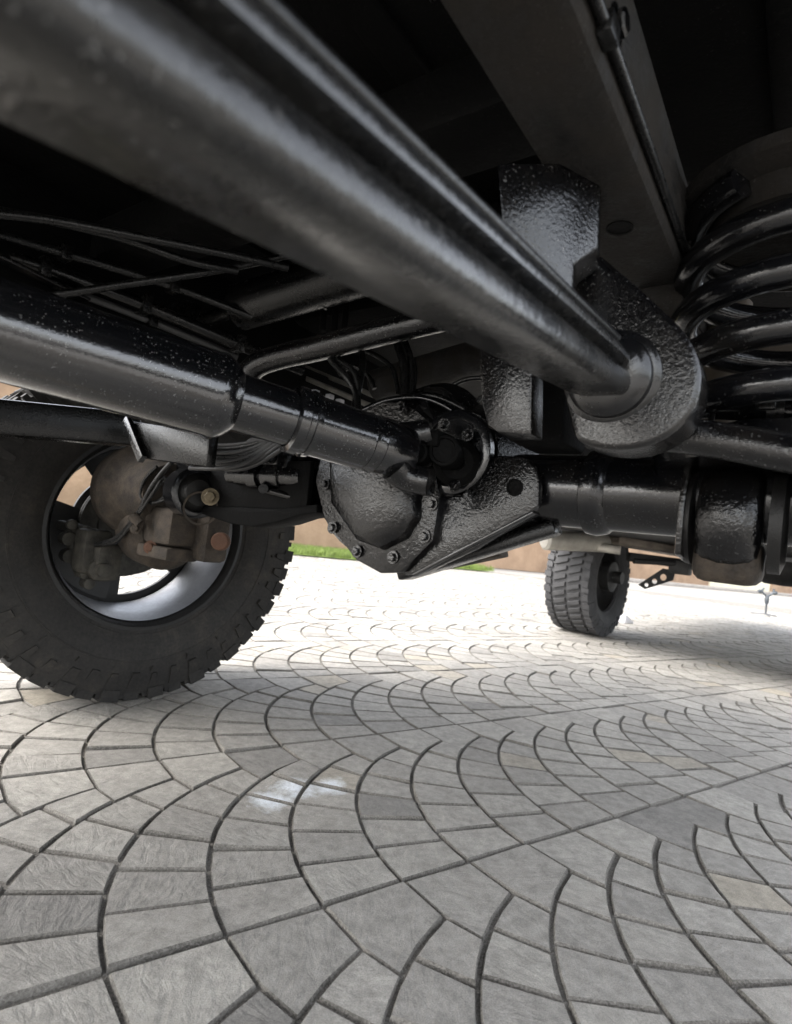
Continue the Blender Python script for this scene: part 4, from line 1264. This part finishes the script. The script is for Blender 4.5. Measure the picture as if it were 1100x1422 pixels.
for p0, p1 in (((-0.2137, -0.0322, 0.9164), (-0.1981, -0.0428, 0.8612)), ((-0.1964, -0.0201, 0.9259), (-0.1803, -0.0299, 0.8611)), ((-0.1791, -0.0080, 0.9355), (-0.1520, -0.0343, 0.8659))):
    t_ = MB(); t_.beam(p0, p1, 0.012, 0.01, 0.002)
    part(t_, 'hanger_strap', 'under')

for q, r_, mt_ in (([(-0.5123, -0.5430, 0.8564), (-0.4760, -0.4179, 0.8610), (-0.4154, -0.2742, 0.8478), (-0.3422, -0.1209, 0.8233), (-0.2969, 0.0118, 0.8089)], 0.011, 'satin'), ([(-0.5359, -0.5347, 0.8429), (-0.4875, -0.3882, 0.8441), (-0.4317, -0.2481, 0.8310), (-0.3653, -0.0997, 0.8068)], 0.007, 'greyhose'), ([(-0.4384, -0.5634, 0.8552), (-0.4274, -0.4083, 0.8804), (-0.3765, -0.2480, 0.8872), (-0.3075, -0.1229, 0.8719)], 0.007, 'hose')):
    t_ = MB(); t_.tube(q, r_, 12)
    t_ = part(t_, 'chassis_pipe', mt_)
    for p in q[1:-1]:
        c_ = MB(); c_.box(p, (r_ + 0.005, 0.008, r_ + 0.005), 0.002)
        part(c_, 'pipe_clip', 'satin', t_)

# ---------------------------------------------------------------- the second vehicle, parked ahead
far = empty('parked_vehicle', (1.36, 3.90, 0.0), math.radians(-41))
tag(far, 'second vehicle parked further off on the paving, grey tyre and dusty underside showing', 'vehicle')
FS = 0.37 / 0.43


def far_wheel(loc, rz):
    w = face_mesh(spin=0.1).build('wheel', M['darkwheel'], far, 30)
    w.location = loc; w.rotation_euler = (0, 0, rz); w.scale = (FS, FS, FS)
    TYRE_FAR.build('tyre', M['farrubber'], w, 28)
    rim_mesh().build('rim', M['darkwheel'], w, 40)
    return w


TYRE_FAR = tyre_mesh(0.43, 0.36, 0.250, 44, 0.017)
fw1 = far_wheel((0, 0, 0.37), 0)
fw2 = fw1.copy(); COL.objects.link(fw2); fw2.location = (1.42, 0, 0.37); fw2.rotation_euler = (0, 0, math.pi)
for ch in list(fw1.children):
    c2 = ch.copy(); COL.objects.link(c2); c2.parent = fw2
fa = MB(); fa.lathe((0.10, 0, 0.40), (1, 0, 0), [(0, 0.10), (0.06, 0.10), (0.07, 0.04), (0.12, 0.04)], 28)
part(fa, 'hub_carrier', 'farbody', far)
fb = MB(); fb.box((0.71, 1.2, 0.95), (0.86, 2.1, 0.29), 0.05)
part(fb, 'body_shell', 'farbody', far)
fb = MB(); fb.box((0.71, 1.1, 1.55), (0.74, 1.5, 0.38), 0.10)
part(fb, 'cabin', 'bodypaint', far)
fm = MB(); fm.rod((-0.0480, -0.6386, 0.5778), (0.1812, -0.2423, 0.6115), 0.060, 28, 0.015)
fmo = part(fm, 'muffler', 'silver', far)
fm = MB(); fm.tube([(0.0897, -0.3205, 0.5876), (0.2066, -0.3244, 0.5771), (0.2951, -0.3004, 0.5749)], 0.028, 20)
part(fm, 'exhaust_pipe', 'silver', fmo)
ft = MB(); ft.beam((0.1089, -0.1079, 0.6422), (0.6758, 0.7183, 0.6078), 0.34, 0.05, 0.015)
part(ft, 'dusty_floor_plate', 'fardust', far)
fx = MB(); fx.beam((0.2374, 0.0091, 0.5447), (1.1791, 0.6292, 0.5370), 0.09, 0.060, 0.01)
part(fx, 'crossmember', 'farbody', far)
fx = MB(); fx.tube([(0.3183, -0.1182, 0.5201), (0.5926, 0.1192, 0.5419), (1.1871, 0.5022, 0.5621)], 0.018, 14)
part(fx, 'tie_rod', 'farbody', far)
fx = MB(); fx.lathe((1.0530, 0.3857, 0.5624), (0, 0, -1), [(-0.06, 0.20), (0.0, 0.20), (0.05, 0.17), (0.08, 0.10), (0.085, 0.0)], 32)
part(fx, 'differential', 'farbody', far)
fx = MB(); fx.box((0.5372, 0.0989, 0.5157), (0.06, 0.05, 0.045), 0.012)
part(fx, 'link_mount', 'farbody', far)
# link plate with three round holes
lp = MB()
bm = bmesh.new()
PO = Vector((0.3419, -0.0631, 0.3744)); PE = Vector((0.5006, 0.0684, 0.4915))
PX = Vector((PE.x - PO.x, PE.y - PO.y, 0)); PLEN = PX.length; PX.normalize()
outline = [(0.0, 0.0), (0.045, -0.022), (0.215, 0.055), (0.225, 0.118), (0.145, 0.122)]
holes = [(0.052, 0.006, 0.013), (0.100, 0.034, 0.017), (0.152, 0.066, 0.021)]
fs_v = []
edges = []
for loop in [outline] + [[(hx + hr * math.cos(a * math.pi / 8), hz + hr * math.sin(a * math.pi / 8)) for a in range(16)] for hx, hz, hr in holes]:
    vv = [bm.verts.new(PO + PX * x + Vector((0, 0, z))) for x, z in loop]
    for i in range(len(vv)):
        edges.append(bm.edges.new((vv[i], vv[(i + 1) % len(vv)])))
bmesh.ops.triangle_fill(bm, use_beauty=True, use_dissolve=False, edges=edges)
r = bmesh.ops.extrude_face_region(bm, geom=list(bm.faces))
bmesh.ops.translate(bm, verts=[e for e in r['geom'] if isinstance(e, bmesh.types.BMVert)], vec=(0, 0.012, 0))
lp.take(bm)
part(lp, 'drilled_plate', 'farbody', far, 20)

# ---------------------------------------------------------------- small things on the paving
st = empty('forked_stand', (5.4889, 8.3014, 0.0000))
tag(st, 'small grey metal stand with a forked top on the far right paving', 'stand')
s_ = MB(); s_.lathe((0, 0, 0.02), (0, 0, 1), [(0, 0.012), (0.14, 0.012), (0.16, 0.026), (0.22, 0.032), (0.26, 0.022), (0.28, 0.016)], 20)
part(s_, 'post', 'galv', st)
for a in (0.2, 2.3, 4.4):
    s_ = MB(); s_.tube([(0, 0, 0.03), (0.06 * math.cos(a), 0.06 * math.sin(a), 0.02), (0.19 * math.cos(a), 0.19 * math.sin(a), 0.008)], 0.007, 10)
    part(s_, 'foot', 'galv', st)
for sg in (-1, 1):
    s_ = MB(); s_.tube([(0, 0, 0.28), (sg * 0.05, 0, 0.31), (sg * 0.08, 0, 0.34), (sg * 0.075 + 0.015, 0, 0.40)], 0.014, 12)
    s_.lathe((sg * 0.085, 0, 0.33), (sg, 0, 0.4), [(0, 0.018), (0.02, 0.028), (0.05, 0.024), (0.055, 0.01)], 16)
    part(s_, 'fork_arm', 'galv', st)

ck = MB()
ck.prism([(-0.04, 0, 0), (0.07, 0, 0), (0.06, 0, 0.02), (-0.01, 0, 0.065), (-0.04, 0, 0.07)], (0, 0.08, 0), 0.006)
cko = ck.build('wheel_chock', M['whiteplastic'], None, 30)
cko.location = (2.0508, 4.8347, 0.0000)
cko.rotation_euler = (0, 0, math.radians(25))
tag(cko, 'small pale wedge lying behind the far grey tyre', 'wheel chock')
